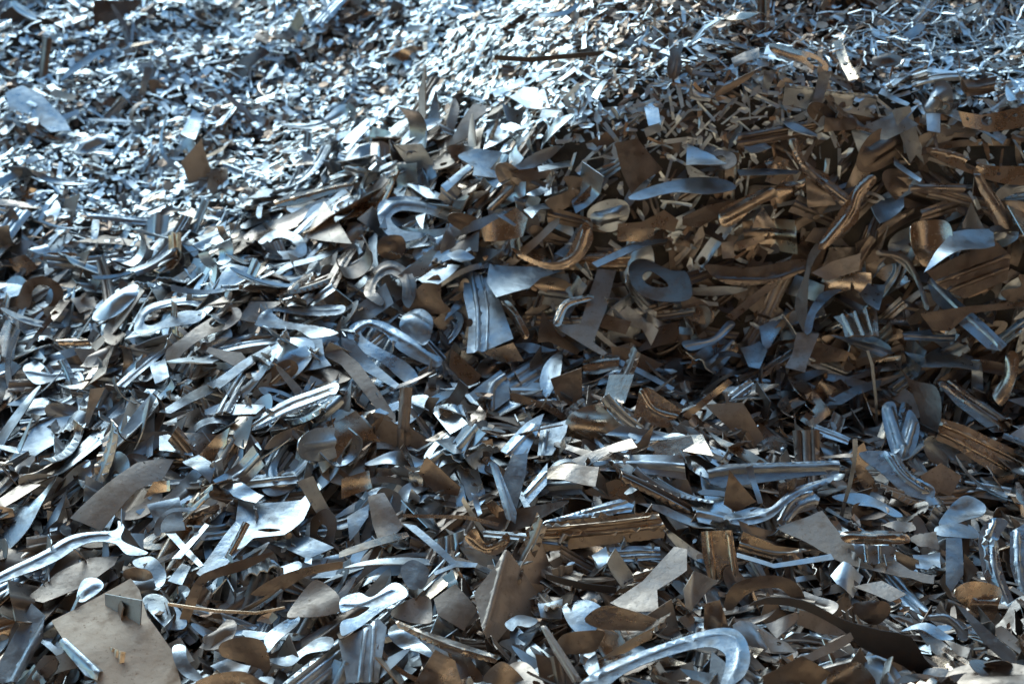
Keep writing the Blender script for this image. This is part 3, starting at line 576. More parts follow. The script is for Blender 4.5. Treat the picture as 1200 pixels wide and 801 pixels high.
P('G', CU, '790,355 855,230 878,240 812,367', 'e', 'gold', 'narrow bronze roll lying on the pale leaning channel', ridges=[('800,360 865,235', 7, 9)], lift=.10)
P('G', FO, '930,290 1080,278 1175,320 1080,362', 'u', 'steel', 'grey triangular offcut below the pale slotted sheet', lift=.06)
P('G', HB, '610,670 650,668 662,720 715,775 670,782 620,740', 'u', 'bright', 'small pale curved tab at the edge of the large tan plate', smooth=True, lift=.08)
P('G', FO, '500,500 560,480 650,560 640,600 570,590', 'u', 'steel', 'grey offcut beside the upper right corner of the tan plate', smooth=True)
P('G', FO, '590,440 640,375 670,385 640,450', 'u', 'bright', 'bright small rectangle at the foot of the X of sticks', lift=.07)
P('G', HB, '470,370 530,355 580,400 575,450 550,460 530,410 480,395', 'u', 'bright', 'bright little crescent at the top corner of the tan plate', smooth=True, lift=.08)
P('G', FO, '440,400 520,385 545,420 500,440 440,430', 'c', 'brown', 'speckled brown offcut at the top corner of the tan plate', smooth=True, lift=.06)
P('G', FO, '780,105 850,100 930,135 900,165 820,140', 'u', 'bright', 'pale broken flake above the slotted pale sheet', lift=.06)
P('G', BB, '640,10 700,0 760,40 740,90 680,60', 'u', 'bright', 'crumpled pale foil at the top of the lower left area', wave=.008, lift=.06)
P('G', FO, '950,400 1040,370 1060,390 1000,415', 'u', 'bright', 'pale pillow-like pressing behind the brown wavy band', smooth=True, lift=.05)
P('G', HB, '740,740 800,715 880,735 870,760 780,762', 'u', 'steel', 'grey offcut below the rounded rusty tab', lift=.05)
P('G', HB, '940,720 1030,700 1110,640 1170,640 1160,680 1080,700 1020,745', 'u', 'steel', 'grey wavy blank below the pale tongue', smooth=True, lift=.06)
P('G', MR, '590,515 760,540 900,548 1000,528 1003,536 900,558 760,550 590,525', 's', 'gold', 'thin copper-coloured wire lying across the lower left middle', lift=.11)
# lower middle
P('H', RB, '648,250 800,225 905,215 910,195 940,210 1110,195 1142,255 1135,287 830,325 650,342', 'c', 'gold', 'big bronze ribbed board lying level in the lower middle', ridges=[('650,262 900,240 1128,212', 7, 11), ('650,290 900,270 1135,243', 7, 11)], lift=.09, rough=.0006)
P('H', RB, '695,240 980,150 1030,170 1020,195 900,212', 'u', 'bright', 'pale ribbed strip lying behind the big bronze ribbed board', ridges=[('720,236 1000,160', 7, 7), ('790,225 1020,180', 6, 6)], lift=.06)
P('H', BB, '575,333 600,340 700,430 818,495 680,505 590,560 530,652 500,625 465,480 540,390', 'm', 'matte', 'big brown-grey fin with a shiny folded edge, lower middle', folds=[('582,335 495,640', -1.1)], ridges=[('580,338 500,625', 9, 9)], lift=.10)
P('H', HB, '215,235 262,243 400,365 480,372 472,387 400,388 330,418 322,405 385,380 250,267', 'u', 'steel', 'grey Y-shaped stick in front of the dark hollow', lift=.10)
P('H', HB, '435,290 470,253 500,300 540,310 580,270 592,300 545,347 480,332', 'c', 'gold', 'bronze cradle-shaped pressing left of the bronze board', smooth=True, ridges=[('455,285 510,325 575,295', 8, 9)], lift=.07)
P('H', PT, '208,400 250,365 305,398 292,458 240,467', 'm', 'steel', 'pale round disc below the grey Y-shaped stick', smooth=True, lift=.08)
P('H', HB, '0,500 60,480 110,500 180,450 222,468 232,500 180,530 110,570 40,620 0,642 0,590 60,562 100,535 50,530 0,552', 'u', 'bright', 'pale loop blank near the bottom left of the middle', smooth=True, ridges=[('10,520 90,515 190,470', 8, 6)], lift=.08)
P('H', RB, '-10,650 90,600 130,570 160,600 130,795 20,795', 'm', 'bright', 'pale fan-shaped sheet with raised ribs at the bottom edge', ridges=[('85,620 65,790', 7, 9), ('115,600 105,790', 7, 9)], lift=.08)
P('H', FO, '945,510 1060,440 1170,320 1215,330 1215,400 1110,470 1115,550 1020,547', 'u', 'matte', 'smooth grey plate leaning right of the big brown-grey fin', lift=.08)
P('H', HB, '855,570 930,525 1060,555 1142,590 1100,612 960,612 890,600', 'c', 'brown', 'brown boat-shaped blank below the smooth grey plate', smooth=True, lift=.08)
P('Z', HB, '676,797 720,772 790,748 850,732 872,741 879,770 870,794 845,806 850,780 848,764 825,757 770,770 730,787 700,806', 'u', 'bright', 'long pale blank hooked round at its end, at the bottom edge', smooth=True, ridges=[('690,793 780,757 855,740 866,770 856,796', 2.2, 1.1)], lift=.11)
P('H', NS, '700,598 722,600 800,715 848,790 812,795 740,680', 'm', 'matte', 'straight grey bar slanting down to the hooked pale blank', ridges=[('712,605 825,785', 7, 6)], lift=.12)
P('H', FO, '780,520 860,505 920,540 870,562 900,600 850,627 800,590', 'u', 'steel', 'pale rounded offcut with a bite left of the boat-shaped blank', smooth=True, lift=.06)
P('H', FO, '255,800 330,680 400,715 425,805', 'c', 'brown', 'brown square-cornered plate at the bottom edge', lift=.08)
P('H', RB, '185,572 262,605 562,705 540,727 380,692 200,602', 'm', 'gold', 'long bronze ribbed strip slanting down near the bottom edge', ridges=[('200,590 380,670 545,715', 7, 9)], lift=.08)
P('H', FO, '325,500 400,450 480,540 430,612 340,562', 'm', 'matte', 'dull brown-grey sheet left of the big brown-grey fin', lift=.06)
P('H', BB, '0,80 100,50 112,112 0,152', 'c', 'gold', 'small bronze strap at the left of the lower middle', curl=12, lift=.07)
P('H', PS, '565,80 600,0 655,-10 647,70 617,182 590,150', 'm', 'bright', 'bright blade standing above the bronze board', lift=.08)
P('H', BB, '637,130 725,25 722,100 660,167', 'u', 'steel', 'grey folded sheet right of the bright standing blade', ridges=[('650,135 722,60', 7, 8)], lift=.08)
P('H', NS, '520,15 548,28 617,200 612,237 580,222', 'm', 'steel', 'narrow grey channel left of the bright standing blade', ridges=[('535,25 600,225', 8, 8)], lift=.09)
P('H', MR, '215,203 440,208 557,235 550,247 440,222 215,215', 'c', 'gold', 'long thin bronze rod lying over the dark hollow', lift=.10)
P('H', RB, '940,320 1120,318 1122,365 950,374', 'u', 'bright', 'short pale ribbed offcut below the right end of the bronze board', ridges=[('945,340 1120,337', 6, 7), ('945,357 1120,354', 6, 7)], lift=.06)
P('H', CU, '930,375 960,323 1020,410 1027,440 980,467', 'e', 'steel', 'shiny curled flap below the right end of the bronze board', curl=16, cdir=.6, lift=.08)
P('H', FO, '880,345 930,320 945,370 905,400', 'u', 'bright', 'small bright square left of the shiny curled flap', lift=.07)
P('H', NS, '715,412 860,445 970,462 965,482 850,468 720,430', 's', 'dark', 'dark curved strip below the big bronze ribbed board', smooth=True, lift=.08)
P('H', HB, '760,650 800,620 920,615 910,660 880,692 760,690', 'c', 'brown', 'brown rounded blank right of the slanting grey bar', smooth=True, lift=.05)
P('H', FO, '500,790 560,722 620,760 640,805', 'c', 'brown', 'dark brown leaf-shaped plate at the bottom edge centre', smooth=True, lift=.07)
P('H', FO, '900,720 1020,640 1100,600 1090,640 1000,690', 'c', 'gold', 'tan folded sliver above the hooked pale blank', lift=.07)
P('H', FO, '20,215 95,172 95,215 60,270 30,300', 'm', 'bright', 'pale notched offcut at the left side of the lower middle', lift=.07)
P('H', BB, '95,150 150,130 215,240 190,270 130,295 110,240', 'm', 'matte', 'brown-grey bent sheet left of the grey Y-shaped stick', wave=.005, lift=.08)
P('H', NS, '-10,330 90,300 230,265 240,280 100,325 -10,350', 'm', 'gold', 'long bronze-edged strip above the dark hollow on its left', lift=.07, smooth=True)
P('H', HB, '575,590 620,555 690,575 660,600 620,595 600,620', 'u', 'bright', 'pale crescent below the big brown-grey fin', smooth=True, lift=.07)
P('H', FO, '180,540 300,490 320,570 300,590 200,575', 'm', 'matte', 'tan-grey plate above the long slanting bronze ribbed strip', smooth=True, lift=.05)
P('H', FO, '170,600 210,590 320,690 300,705 180,650', 'u', 'steel', 'grey tongue left of the long slanting bronze ribbed strip', smooth=True, lift=.06)
P('H', FO, '690,520 780,510 775,570 700,570', 'u', 'bright', 'small pale square below the tip of the big fin', lift=.05)
P('H', PS, '455,130 480,140 495,205 480,215', 'm', 'bright', 'small bright dagger-shaped sliver above the long thin rod', lift=.08)
P('H', FO, '300,0 420,110 410,140 330,130 270,60', 'c', 'brown', 'brown sheet above the long thin rod', lift=.05)
# lower right
P('I', RB, '85,50 150,30 550,18 550,62 430,72 140,112 95,95', 'm', 'steel', 'long shiny ribbed tube-like strip in the right lower middle', ridges=[('90,65 200,50 548,40', 12, 14)], lift=.08)
P('I', PS, '145,170 160,48 258,160 187,197', 'c', 'brown', 'brown pyramid-like point below the shiny ribbed strip', lift=.08)
P('I', NS, '222,38 246,33 282,165 265,168', 'm', 'steel', 'pale twisted strip right of the brown pyramid-like point', lift=.10)
P('I', HB, '140,215 240,180 310,182 400,110 520,75 522,90 440,122 370,172 300,222 200,242', 'u', 'bright', 'pale wave-shaped sheet above the gold bracket', smooth=True, ridges=[('170,225 300,200 400,130 515,83', 7, 7)], lift=.08)
P('I', RB, '340,245 318,200 440,113 482,150 470,182 400,202 372,237', 'm', 'steel', 'fluted grey pressing next to the pale wave-shaped sheet', ridges=[('345,225 385,160 450,130', 8, 10), ('365,232 410,180 470,160', 8, 10)], lift=.07)
P('I', FO, '325,255 490,193 560,280 590,300 640,370 740,360 800,400 885,425 882,452 800,430 650,392 560,372 460,312', 'u', 'matte', 'large dull grey plate with a jagged edge, lower right', rough=.0012, lift=.08)
P('I', PT, '558,270 640,260 760,268 797,290 780,310 640,307 570,302', 'm', 'gold', 'bronze boat-shaped pressing on the jagged grey plate', smooth=True, ridges=[('580,287 780,290', 12, 14)], lift=.11)
P('I', RB, '600,315 752,318 742,365 660,382 610,350', 'm', 'bright', 'pale offcut with thin ribs under the boat-shaped pressing', ridges=[('640,315 648,375', 4, 5), ('690,317 694,375', 4, 5)], lift=.10)
P('I', MR, '597,-60 614,-60 612,0 600,80 575,170 547,277 535,270 570,140 596,20', 's', 'steel', 'thin steel rod standing up behind the boat-shaped pressing', smooth=True, lift=.14)
P('I', BB, '65,265 172,260 197,400 190,442 90,430 70,350', 'c', 'gold', 'upright gold bracket with vertical folds, lower right', ridges=[('90,265 110,430', 8, 10), ('160,262 182,435', 8, 10)], lift=.09)
P('I', RB, '190,340 320,380 520,345 532,365 320,395 190,357', 'u', 'bright', 'pale edge strip right of the upright gold bracket', lift=.07)
P('I', RB, '212,265 330,315 452,330 320,362 190,332', 'c', 'gold', 'ribbed bronze offcut right of the upright gold bracket', ridges=[('200,310 330,345 440,333', 7, 8)], lift=.07)
P('I', PT, '900,235 950,165 1000,138 1062,170 1057,207 1000,225 930,247', 'u', 'bright', 'pale spoon-shaped tab near the right edge', smooth=True, ridges=[('970,195 1030,180', 26, -10)], lift=.09)
P('I', FO, '893,250 1000,240 1047,275 1000,292 903,282', 'u', 'steel', 'grey rounded offcut below the spoon-shaped tab', smooth=True, lift=.07)
P('I', FO, '925,290 980,290 985,420 945,477 925,450', 'm', 'steel', 'pale upright oblong plate near the right edge', lift=.08)
P('I', RB, '1040,300 1060,240 1095,218 1142,235 1110,300 1130,420 1197,590 1170,617 1100,480 1060,420', 'm', 'steel', 'big curved grey channel at the right edge', smooth=True, ridges=[('1065,300 1095,235', 6, 6), ('1090,300 1100,420 1175,600', 9, 12), ('1060,300 1080,420', 5, 8)], lift=.09)
P('I', RB, '1150,270 1215,230 1215,560 1180,480 1150,380', 'm', 'steel', 'grey ribbed sheet cut by the right edge behind the curved channel', ridges=[('1175,270 1180,400 1210,520', 8, 10)], lift=.06)
P('I', BB, '930,480 1010,440 1112,460 1110,520 1080,592 1040,560', 'c', 'gold', 'bronze cone-like pressing below the pale upright plate', smooth=True, curl=12, ridges=[('1030,520 1100,520', 14, 12)], lift=.08)
P('I', NS, '960,530 990,540 1172,700 1162,747 1060,660', 'm', 'steel', 'long grey bar slanting down at the bottom right', lift=.12)
P('I', FO, '260,610 370,655 397,690 310,692', 'm', 'matte', 'tan triangle with a small hole, bottom right area', holes=[(338, 660, 10, 8)], lift=.10)
P('I', NS, '335,755 400,715 590,620 600,640 560,672 400,742 330,775', 'm', 'matte', 'pale stick lying across the bottom right area', smooth=True, lift=.12)
P('I', HB, '230,545 300,508 430,513 570,578 700,615 805,640 855,720 930,810 860,810 780,745 640,682 560,612 420,542 300,532', 's', 'dark', 'large dark curved fender-like arc at the bottom right', smooth=True, lift=.17, thick=.003)
P('I', HB, '145,525 180,450 300,418 390,440 432,500 400,512 330,462 230,482 172,542', 'c', 'brown', 'brown arch-shaped blank below the upright gold bracket', smooth=True, lift=.08)
P('I', FO, '600,460 700,440 787,490 730,517', 'u', 'matte', 'grey four-sided offcut below the jagged grey plate', lift=.07)
P('I', FO, '520,420 560,380 640,412 600,492 540,452', 'u', 'bright', 'shiny torn flake left of the grey four-sided offcut', lift=.07, wave=.006)
P('I', FO, '820,275 890,265 902,330 830,322 790,290', 'u', 'matte', 'small grey serrated piece left of the pale upright plate', rough=.0012, lift=.07)
P('I', FO, '700,235 810,228 820,262 760,270', 'u', 'matte', 'grey torn offcut above the boat-shaped pressing', rough=.001, lift=.06)
P('I', FO, '810,345 905,340 905,400 880,385 860,405 820,395', 'u', 'bright', 'bright notched offcut below the serrated piece', lift=.07)
P('I', FO, '835,70 910,25 982,70 940,142 850,112', 'c', 'matte', 'dull brown five-sided offcut above the spoon-shaped tab', lift=.06)
P('I', CU, '620,-10 740,-10 800,60 882,110 870,152 780,132 700,62', 'm', 'steel', 'grey curved channel above the spoon-shaped tab', smooth=True, ridges=[('720,0 770,70 850,125', 8, 9), ('745,0 790,65 870,115', 6, 8)], lift=.09)
P('I', HB, '770,612 850,588 952,640 900,642 830,612', 'u', 'bright', 'pale crescent right of the dark fender-like arc', smooth=True, lift=.08)
P('I', HB, '848,572 900,553 990,590 1002,642 975,640 950,600 890,580', 'm', 'steel', 'grey arched strip above the pale crescent at the bottom right', smooth=True, ridges=[('870,568 930,570 990,620', 6, 7)], lift=.08)
P('I', PT, '598,520 700,508 732,540 680,592 610,562', 'c', 'brown', 'brown domed disc behind the dark fender-like arc', smooth=True, ridges=[('640,545 690,540', 30, 18)], lift=.07)
P('I', FO, '280,775 420,700 522,760 480,810 290,810', 'c', 'brown', 'brown plate under the pale stick at the bottom right', lift=.08)
P('I', FO, '410,540 520,560 592,640 480,622 400,590', 'c', 'matte', 'brown flap inside the dark fender-like arc', lift=.07)
P('I', FO, '515,760 600,720 660,760 670,810 520,810', 'c', 'brown', 'brown rounded plate at the bottom edge inside the dark arc', smooth=True, lift=.07)
P('I', FO, '75,520 130,505 165,610 75,612', 'c', 'brown', 'brown tab standing left of the tan triangle with a hole', lift=.09)
P('I', FO, '290,590 400,550 410,570 330,645', 'm', 'matte', 'tan torn strip above the tan triangle with a hole', lift=.08)
P('I', PS, '0,470 40,400 95,440 40,520 10,570', 'e', 'bright', 'shiny folded blade left of the upright gold bracket', folds=[('40,400 25,570', .7)], lift=.09)
P('I', HB, '525,140 640,130 770,205 740,215 680,180 600,165', 'u', 'bright', 'pale tapering tongue above the jagged grey plate', smooth=True, lift=.07)
P('I', FO, '605,40 640,40 690,120 640,115', 'c', 'brown', 'brown leaf-shaped offcut right of the thin steel rod', smooth=True, lift=.06)
P('I', PS, '990,340 1040,400 1000,450 985,440', 'w', 'brown', 'brown splinter right of the pale upright plate', lift=.07)
P('I', FO, '920,640 1010,680 1000,710 960,690', 'u', 'matte', 'pale torn offcut at the bottom right below the crescent', lift=.07)
# ------------------------------------------------------------------ scattered pieces: prototypes
def U(a, b): return random.uniform(a, b)
def quad(L, W, j=.25, cut=True):
    p = [(-L/2 + U(-j, j)*W, -W/2), (L/2 + U(-j, j)*W, -W/2*U(.5, 1)), (L/2 + U(-j, j)*W, W/2*U(.4, 1)), (-L/2 + U(-j, j)*W, W/2)]
    if cut and random.random() < .5: p.insert(2, (L/2*U(.5, .9), U(-.2, .2)*W))
    return p
def m_flat(i):
    L = U(.09, .19); W = U(.035, .085)
    if i % 4 == 0: pts = [(-L/2, -W/2), (L/2, U(-.5, 0)*W), (U(-.1, .3)*L, W*U(.5, .9))]
    elif i % 4 == 3:  # concave cut-out edge
        pts = [(-L/2, -W/2), (-L*.1, -W*.25), (L*.15, -W*.05), (L/2, -W*.45), (L/2*.9, W/2), (-L/2*.8, W/2)]
    else: pts = quad(L, W)
    return sheet('flat_offcut', pts, curl=U(-6, 6), curl_dir=U(0, 3), wave=.003, twist=U(-3, 3), rough_edge=random.choice((0, 0, .0012)), folds=[(((U(-.3, .3)*L, -1), (U(-.3, .3)*L, 1)), U(-.5, .5))] if i % 3 == 1 else (), material=None or PM(i))
def PM(i): return CUR[i % len(CUR)]
CUR = ['steel']
def m_rib(i):
    L = U(.12, .26); W = U(.03, .06); n = 1 + i % 3
    rd = [(((-L, (k - (n-1)/2) * W/(n+.3)), (L, (k - (n-1)/2) * W/(n+.3))), W*.13, W*U(.1, .2)) for k in range(n)]
    return sheet('ribbed_strip', quad(L, W, .2, i % 2 == 0), ridges=rd, curl=U(-5, 5), curl_dir=U(-.2, .2), twist=U(-3, 3), wave=.002, material=PM(i))
def m_strip(i):
    L = U(.12, .30); W = U(.008, .022); b = U(-.12, .12) * L * 2
    up = [(L*(t-.5), W/2*U(.7, 1) + b*(t-.5)**2*4) for t in (0, .2, .4, .6, .8, 1)]
    dn = [(L*(t-.5), -W/2*U(.7, 1) + b*(t-.5)**2*4) for t in (1, .8, .6, .4, .2, 0)]
    return sheet('narrow_strip', dn[::-1] + up[::-1], smooth=True, curl=U(-6, 6), curl_dir=0, twist=U(-6, 6), res=.009, material=PM(i))
def m_hook(i):
    k = i % 5; s = U(.8, 1.25)
    if k == 0:   # long loop with an oval hole
        pts = [(-.11, -.015), (-.06, -.03), (0, -.022), (.05, -.03), (.095, -.022), (.115, .0), (.095, .024), (.04, .03), (-.02, .02), (-.07, .026), (-.115, .012)]
        h = [[(.035, -.010), (.075, -.010), (.09, .002), (.07, .012), (.035, .01), (.022, 0)]]
        rd = [([(-.1, 0), (-.04, -.004), (.01, 0)], .008, .008)]
    elif k == 1:   # open U hook
        pts = [(-.10, -.04), (-.04, -.052), (.03, -.045), (.075, -.02), (.085, .015), (.06, .045), (.01, .055), (-.03, .05), (-.035, .03), (.01, .028), (.04, .015), (.045, -.005), (.02, -.02), (-.04, -.022), (-.1, -.015)]
        h = []; rd = [([(-.09, -.028), (.02, -.033), (.06, -.005), (.05, .03), (0, .042)], .006, .006)]
    elif k == 2:   # crescent
        pts = [(-.12, .02), (-.08, -.018), (-.02, -.035), (.05, -.03), (.12, .015), (.125, .03), (.06, .0), (0, -.003), (-.06, .012), (-.11, .035)]
        h = []; rd = [([(-.08, 0), (0, -.02), (.08, -.005)], .006, .006)]
    elif k == 3:   # S shaped blank with lobes
        pts = [(-.12, -.03), (-.08, -.045), (-.045, -.02), (0, -.012), (.05, -.03), (.10, -.02), (.115, .012), (.085, .035), (.04, .02), (0, .022), (-.04, .04), (-.09, .03), (-.07, .005)]
        h = [[(.06, -.006), (.08, -.006), (.085, .01), (.065, .012)]]; rd = [([(-.05, .01), (.03, .0)], .007, .007)]
    else:   # bone with scalloped side
        pts = [(-.1, -.022), (-.06, -.03), (-.02, -.012), (.02, -.012), (.06, -.03), (.1, -.025), (.105, .012), (.06, .022), (.02, .03), (-.02, .022), (-.07, .03), (-.11, .01)]
        h = []; rd = [([(-.09, .005), (.0, .008), (.09, -.005)], .006, -.007)]
    sc = lambda q: [(x*s, y*s) for x, y in q]
    return sheet('hooked_blank', sc(pts), smooth=True, holes=[sc(x) for x in h], ridges=[(sc(l), w*.8, hh*U(.25, .55)) for l, w, hh in rd], curl=U(-7, 7), curl_dir=U(-.9, .9), twist=U(-4, 4), wave=.005, material=PM(i))
def m_bracket(i):
    L = U(.06, .13); W = U(.04, .08)
    return sheet('bent_bracket', quad(L, W, .15), folds=[(((-L*.18, -1), (-L*.12, 1)), U(.8, 1.6)), (((L*.2, 1), (L*.15, -1)), U(-.6, 1.2))], ridges=[(((-L, 0), (L, U(-.01, .01))), W*.12, W*.15)] if i % 2 else (), wave=.001, material=PM(i))
def m_tab(i):
    r = U(.03, .055); n = 14; a = U(1.0, 1.7)
    pts = [(r*a*math.cos(t*6.283/n)*(1 - .25*math.sin(t*6.283/n)), r*math.sin(t*6.283/n)) for t in range(n)]
    if i % 3 == 2: pts = pts[:10]
    return sheet('pressed_tab', pts, smooth=i % 3 != 2, ridges=[([(-r*.4*a, 0), (r*.4*a, 0)], r*U(.3, .5), r*U(.25, .4))], wave=.001, material=PM(i))
def m_curl(i):
    L = U(.09, .18); W = U(.015, .045)
    return sheet('curled_strip', quad(L, W, .3, False), curl=random.choice((-1, 1))*U(14, 32), curl_dir=U(-.3, .3), res=L/26, material=PM(i))
def m_shard(i):
    L = U(.10, .2); W = U(.02, .04)
    pts = [(-L/2, 0), (-L*.2, -W*U(.4, .7)), (L*.2, -W*U(.3, .6)), (L/2, U(-.4, .4)*W), (L*.15, W*.4), (-L*.25, W*.5)]
    return sheet('pointed_sliver', pts, smooth=i % 2 == 0, rough_edge=random.choice((0, .0008)), curl=U(-9, 9), curl_dir=U(-.4, .4), twist=U(-5, 5), wave=.004, folds=[(((-L, U(-.1, .1)*W), (L, U(-.1, .1)*W)), U(.2, .9))], material=PM(i))
def m_punch(i):
    L = U(.16, .24); W = U(.032, .045); r = W*.26
    hs = [[(cx + r*k*math.cos(t), r*k*math.sin(t)) for t in np.arange(0, 6.28, .7)] for cx, k in ((-L*.32, .6), (-L*.02, 1), (L*.28, .6))]
    return sheet('punched_strip', [(-L/2, -W*.4), (-L*.2, -W/2), (L*.2, -W*.42), (L/2, -W/2), (L/2, W/2), (0, W*.42), (-L/2, W/2)], holes=hs, curl=U(-3, 3), wave=.002, res=.012, ridges=[([(-L, W*.42), (L, W*.42)], .003, .004)], material=PM(i))
KINDS = {  # kind: (maker, n variants, count, weight)
 'flat_offcut': (m_flat, 20, 520), 'ribbed_strip': (m_rib, 15, 460), 'narrow_strip': (m_strip, 12, 460), 'hooked_blank': (m_hook, 15, 250),
 'bent_bracket': (m_bracket, 12, 340), 'pressed_tab': (m_tab, 9, 160), 'curled_strip': (m_curl, 12, 340), 'pointed_sliver': (m_shard, 16, 620), 'punched_strip': (m_punch, 4, 36)}
PROTO = {}
MIXM = ['steel', 'brown', 'steel', 'bright', 'brown', 'gold', 'steel', 'brown', 'matte', 'steel', 'brown']
for kn, (fn, nv, cnt) in KINDS.items():
    CUR[:] = MIXM; PROTO[kn] = []; nv = int(nv * 1.5)
    for i in range(nv):
        me = fn(i); PROTO[kn].append(me)

def chipzone(x, y):
    """0 = coarse pieces, 1 = fine shredded chips"""
    yb = 3.52 if x > .55 else 3.52 + (.55 - x) * .48 if x > -.4 else max(3.62, 4.02 + (x + .4) * .3)
    return float(sstep(-.16, .16, y - yb + .10*math.sin(5*x)))
def slope_yaw(x, y):
    # lie of the pieces: lower left - upper right on the left, the other way at the foot
    if x < -.1: return R(48)
    if y < 2.9: return R(-25)
    return R(20)
def orient(x, y, tilt, yaw):
    n = hnormal(x, y)
    n = (n + Vector((U(-1, 1), U(-1, 1), U(-.3, .3))) * tilt).normalized()
    q = Vector((0, 0, 1)).rotation_difference(n)
    from mathutils import Quaternion
    return q @ Quaternion((0, 0, 1), yaw)
from mathutils import Quaternion
SC = []
def occupied(x, y, z, lm=None): return False

def merged(name, protos, items, material, **k):
    """one mesh from many transformed copies; items: (proto index, matrix 4x4)"""
    data = []
    for me in protos:
        v = np.empty(len(me.vertices)*3); me.vertices.foreach_get('co', v); v = v.reshape(-1, 3)
        lt = np.empty(len(me.loops), int); me.loops.foreach_get('vertex_index', lt)
        ls = np.empty(len(me.polygons), int); me.polygons.foreach_get('loop_start', ls)
        tt = np.empty(len(me.polygons), int); me.polygons.foreach_get('loop_total', tt)
        data.append((v, lt, ls, tt))
    VV = []; LL = []; LS = []; LT = []; vo = lo = 0
    for pi, mt in items:
        v, lt, ls, tt = data[pi]; m3 = np.array(mt)
        VV.append(v @ m3[:3, :3].T + m3[:3, 3]); LL.append(lt + vo); LS.append(ls + lo); LT.append(tt)
        vo += len(v); lo += len(lt)
    VV = np.vstack(VV); LL = np.concatenate(LL); LS = np.concatenate(LS); LT = np.concatenate(LT)
    me = bpy.data.meshes.new(name); me.vertices.add(len(VV)); me.vertices.foreach_set('co', VV.ravel())
    me.loops.add(len(LL)); me.loops.foreach_set('vertex_index', LL); me.polygons.add(len(LS))
    me.polygons.foreach_set('loop_start', LS); me.polygons.foreach_set('loop_total', LT)
    if material: me.materials.append(M[material])
    else:
        ms = []
        for q in protos:
            if q.materials[0] not in ms: ms.append(q.materials[0])
        for q in ms: me.materials.append(q)
        mi = [ms.index(q.materials[0]) for q in protos]
        me.polygons.foreach_set('material_index', np.concatenate([np.full(len(data[pi][2]), mi[pi]) for pi, _ in items]))
    me.update(calc_edges=True); me.validate()
    if k.pop('smooth', False): me.shade_smooth(); me.set_sharp_from_angle(angle=R(40))
    else: me.shade_flat()
    return put(name, me, (0, 0, 0), **k)
def rand_xy(y0=1.3, y1=6.6, mx=.5):
    """a spot on the heap in or a little outside the camera's view"""
    while True:
        y = U(y0, y1); half = (y * .42 + .25) + mx; x = U(-half, half)
        return x, y
# under layer: coarse pieces packed below the ones on top
allp = [p for k in ('flat_offcut', 'ribbed_strip', 'hooked_blank', 'bent_bracket', 'pointed_sliver') for p in PROTO[k][:6]]
for nm_, cnt_, mt_, lab_ in (('packed_scrap', 4300, 'under', 'dense layer of brownish steel offcuts packed under the top pieces'), ('packed_pale_scrap', 3600, 'underl', 'dense layer of pale steel offcuts packed under the top pieces on the left slope')):
    items = []
    while len(items) < cnt_:
        x, y = rand_xy(1.2, 5.2)
        if random.random() < chipzone(x, y) * (.55 if x > .1 and y < 4.1 else .85): continue
        pale = 1 - float(sstep(-.5, .5, x + (.35 if y < 2.9 else -.1)))
        if random.random() > (pale if mt_ == 'underl' else 1 - pale * .85): continue
        sc_ = Vector((1, U(.6, 1), 1)) * U(.7, 1.3)
        mt = Matrix.LocRotScale(Vector((x, y, hz(x, y) + U(-.07, -.005))), orient(x, y, .45, slope_yaw(x, y) + random.gauss(0, .9)), sc_)
        items.append((random.randrange(len(allp)), mt))
    merged(nm_, allp, items, mt_, kind='stuff', label=lab_, cat='scrap', smooth=True)

# fine chips
CH = []
def chip(pts, bend=0., th=.001):
    n = len(pts); cr = U(-.3, .3); ck = U(-.4, .4)
    Z = [cr * abs(x + ck*y) for x, y in pts]
    V = [(x, y, z + th) for (x, y), z in zip(pts, Z)] + [(x, y, z) for (x, y), z in zip(pts, Z)]
    cx = sum(p[0] for p in pts)/n; cyy = sum(p[1] for p in pts)/n
    V += [(cx, cyy, th + U(-.0008, .0008)), (cx, cyy, U(-.0008, .0))]
    F = [(i, (i+1) % n, 2*n) for i in range(n)] + [((i+1) % n + n, i + n, 2*n+1) for i in range(n)] + [(j, i, i+n, j+n) for i in range(n) for j in [(i+1) % n]]
    me = bpy.data.meshes.new('chip'); me.from_pydata(V, [], F); me.shade_flat(); CH.append(me)
def jag(L, W, n):
    return [(L*.5*math.cos(a)*U(.6, 1.1), W*.5*math.sin(a)*U(.6, 1.2)) for a in np.linspace(0, 6.28, n, endpoint=False)]
CI = {'rect': [], 'jag': [], 'needle': [], 'disc': [], 'wire': [], 'long': []}
def add(k, p): CI[k].append(len(CH)); chip(p)
for i in range(10): L = U(.014, .036); W = U(.008, .016); add('rect', [(-L/2, -W/2), (L/2, -W/2*U(.6, 1)), (L/2*U(.8, 1.1), W/2), (-L/2*U(.8, 1), W/2*U(.7, 1))])
for i in range(14): L = U(.014, .045); add('jag', jag(L, L*U(.25, .7), random.choice((5, 6, 7))))
for i in range(8): L = U(.025, .06); W = U(.0008, .0020); add('needle', [(-L/2, -W), (0, -W*U(-1, 3)), (L/2, -W*.5), (L/2, W*.3), (0, W*U(1.5, 4)), (-L/2, W)])
for i in range(8): L = U(.04, .09); W = U(.005, .011); add('long', [(-L/2, -W/2), (0, -W*U(.3, .8)), (L/2, -W*.3), (L*.45, W*.4), (0, W*U(.2, .6)), (-L/2, W/2)])
for i in range(10):      # crinkled wiry shavings
    L = U(.04, .10); W = U(.0012, .0024); k = U(-1, 1) * .35; ph = U(0, 6)
    cv = [(L*(t-.5), L*k*(t-.5)**2*2 + .003*math.sin(9*t+ph)) for t in np.linspace(0, 1, 7)]
    add('wire', [(x, y - W) for x, y in cv] + [(x, y + W) for x, y in cv[::-1]])
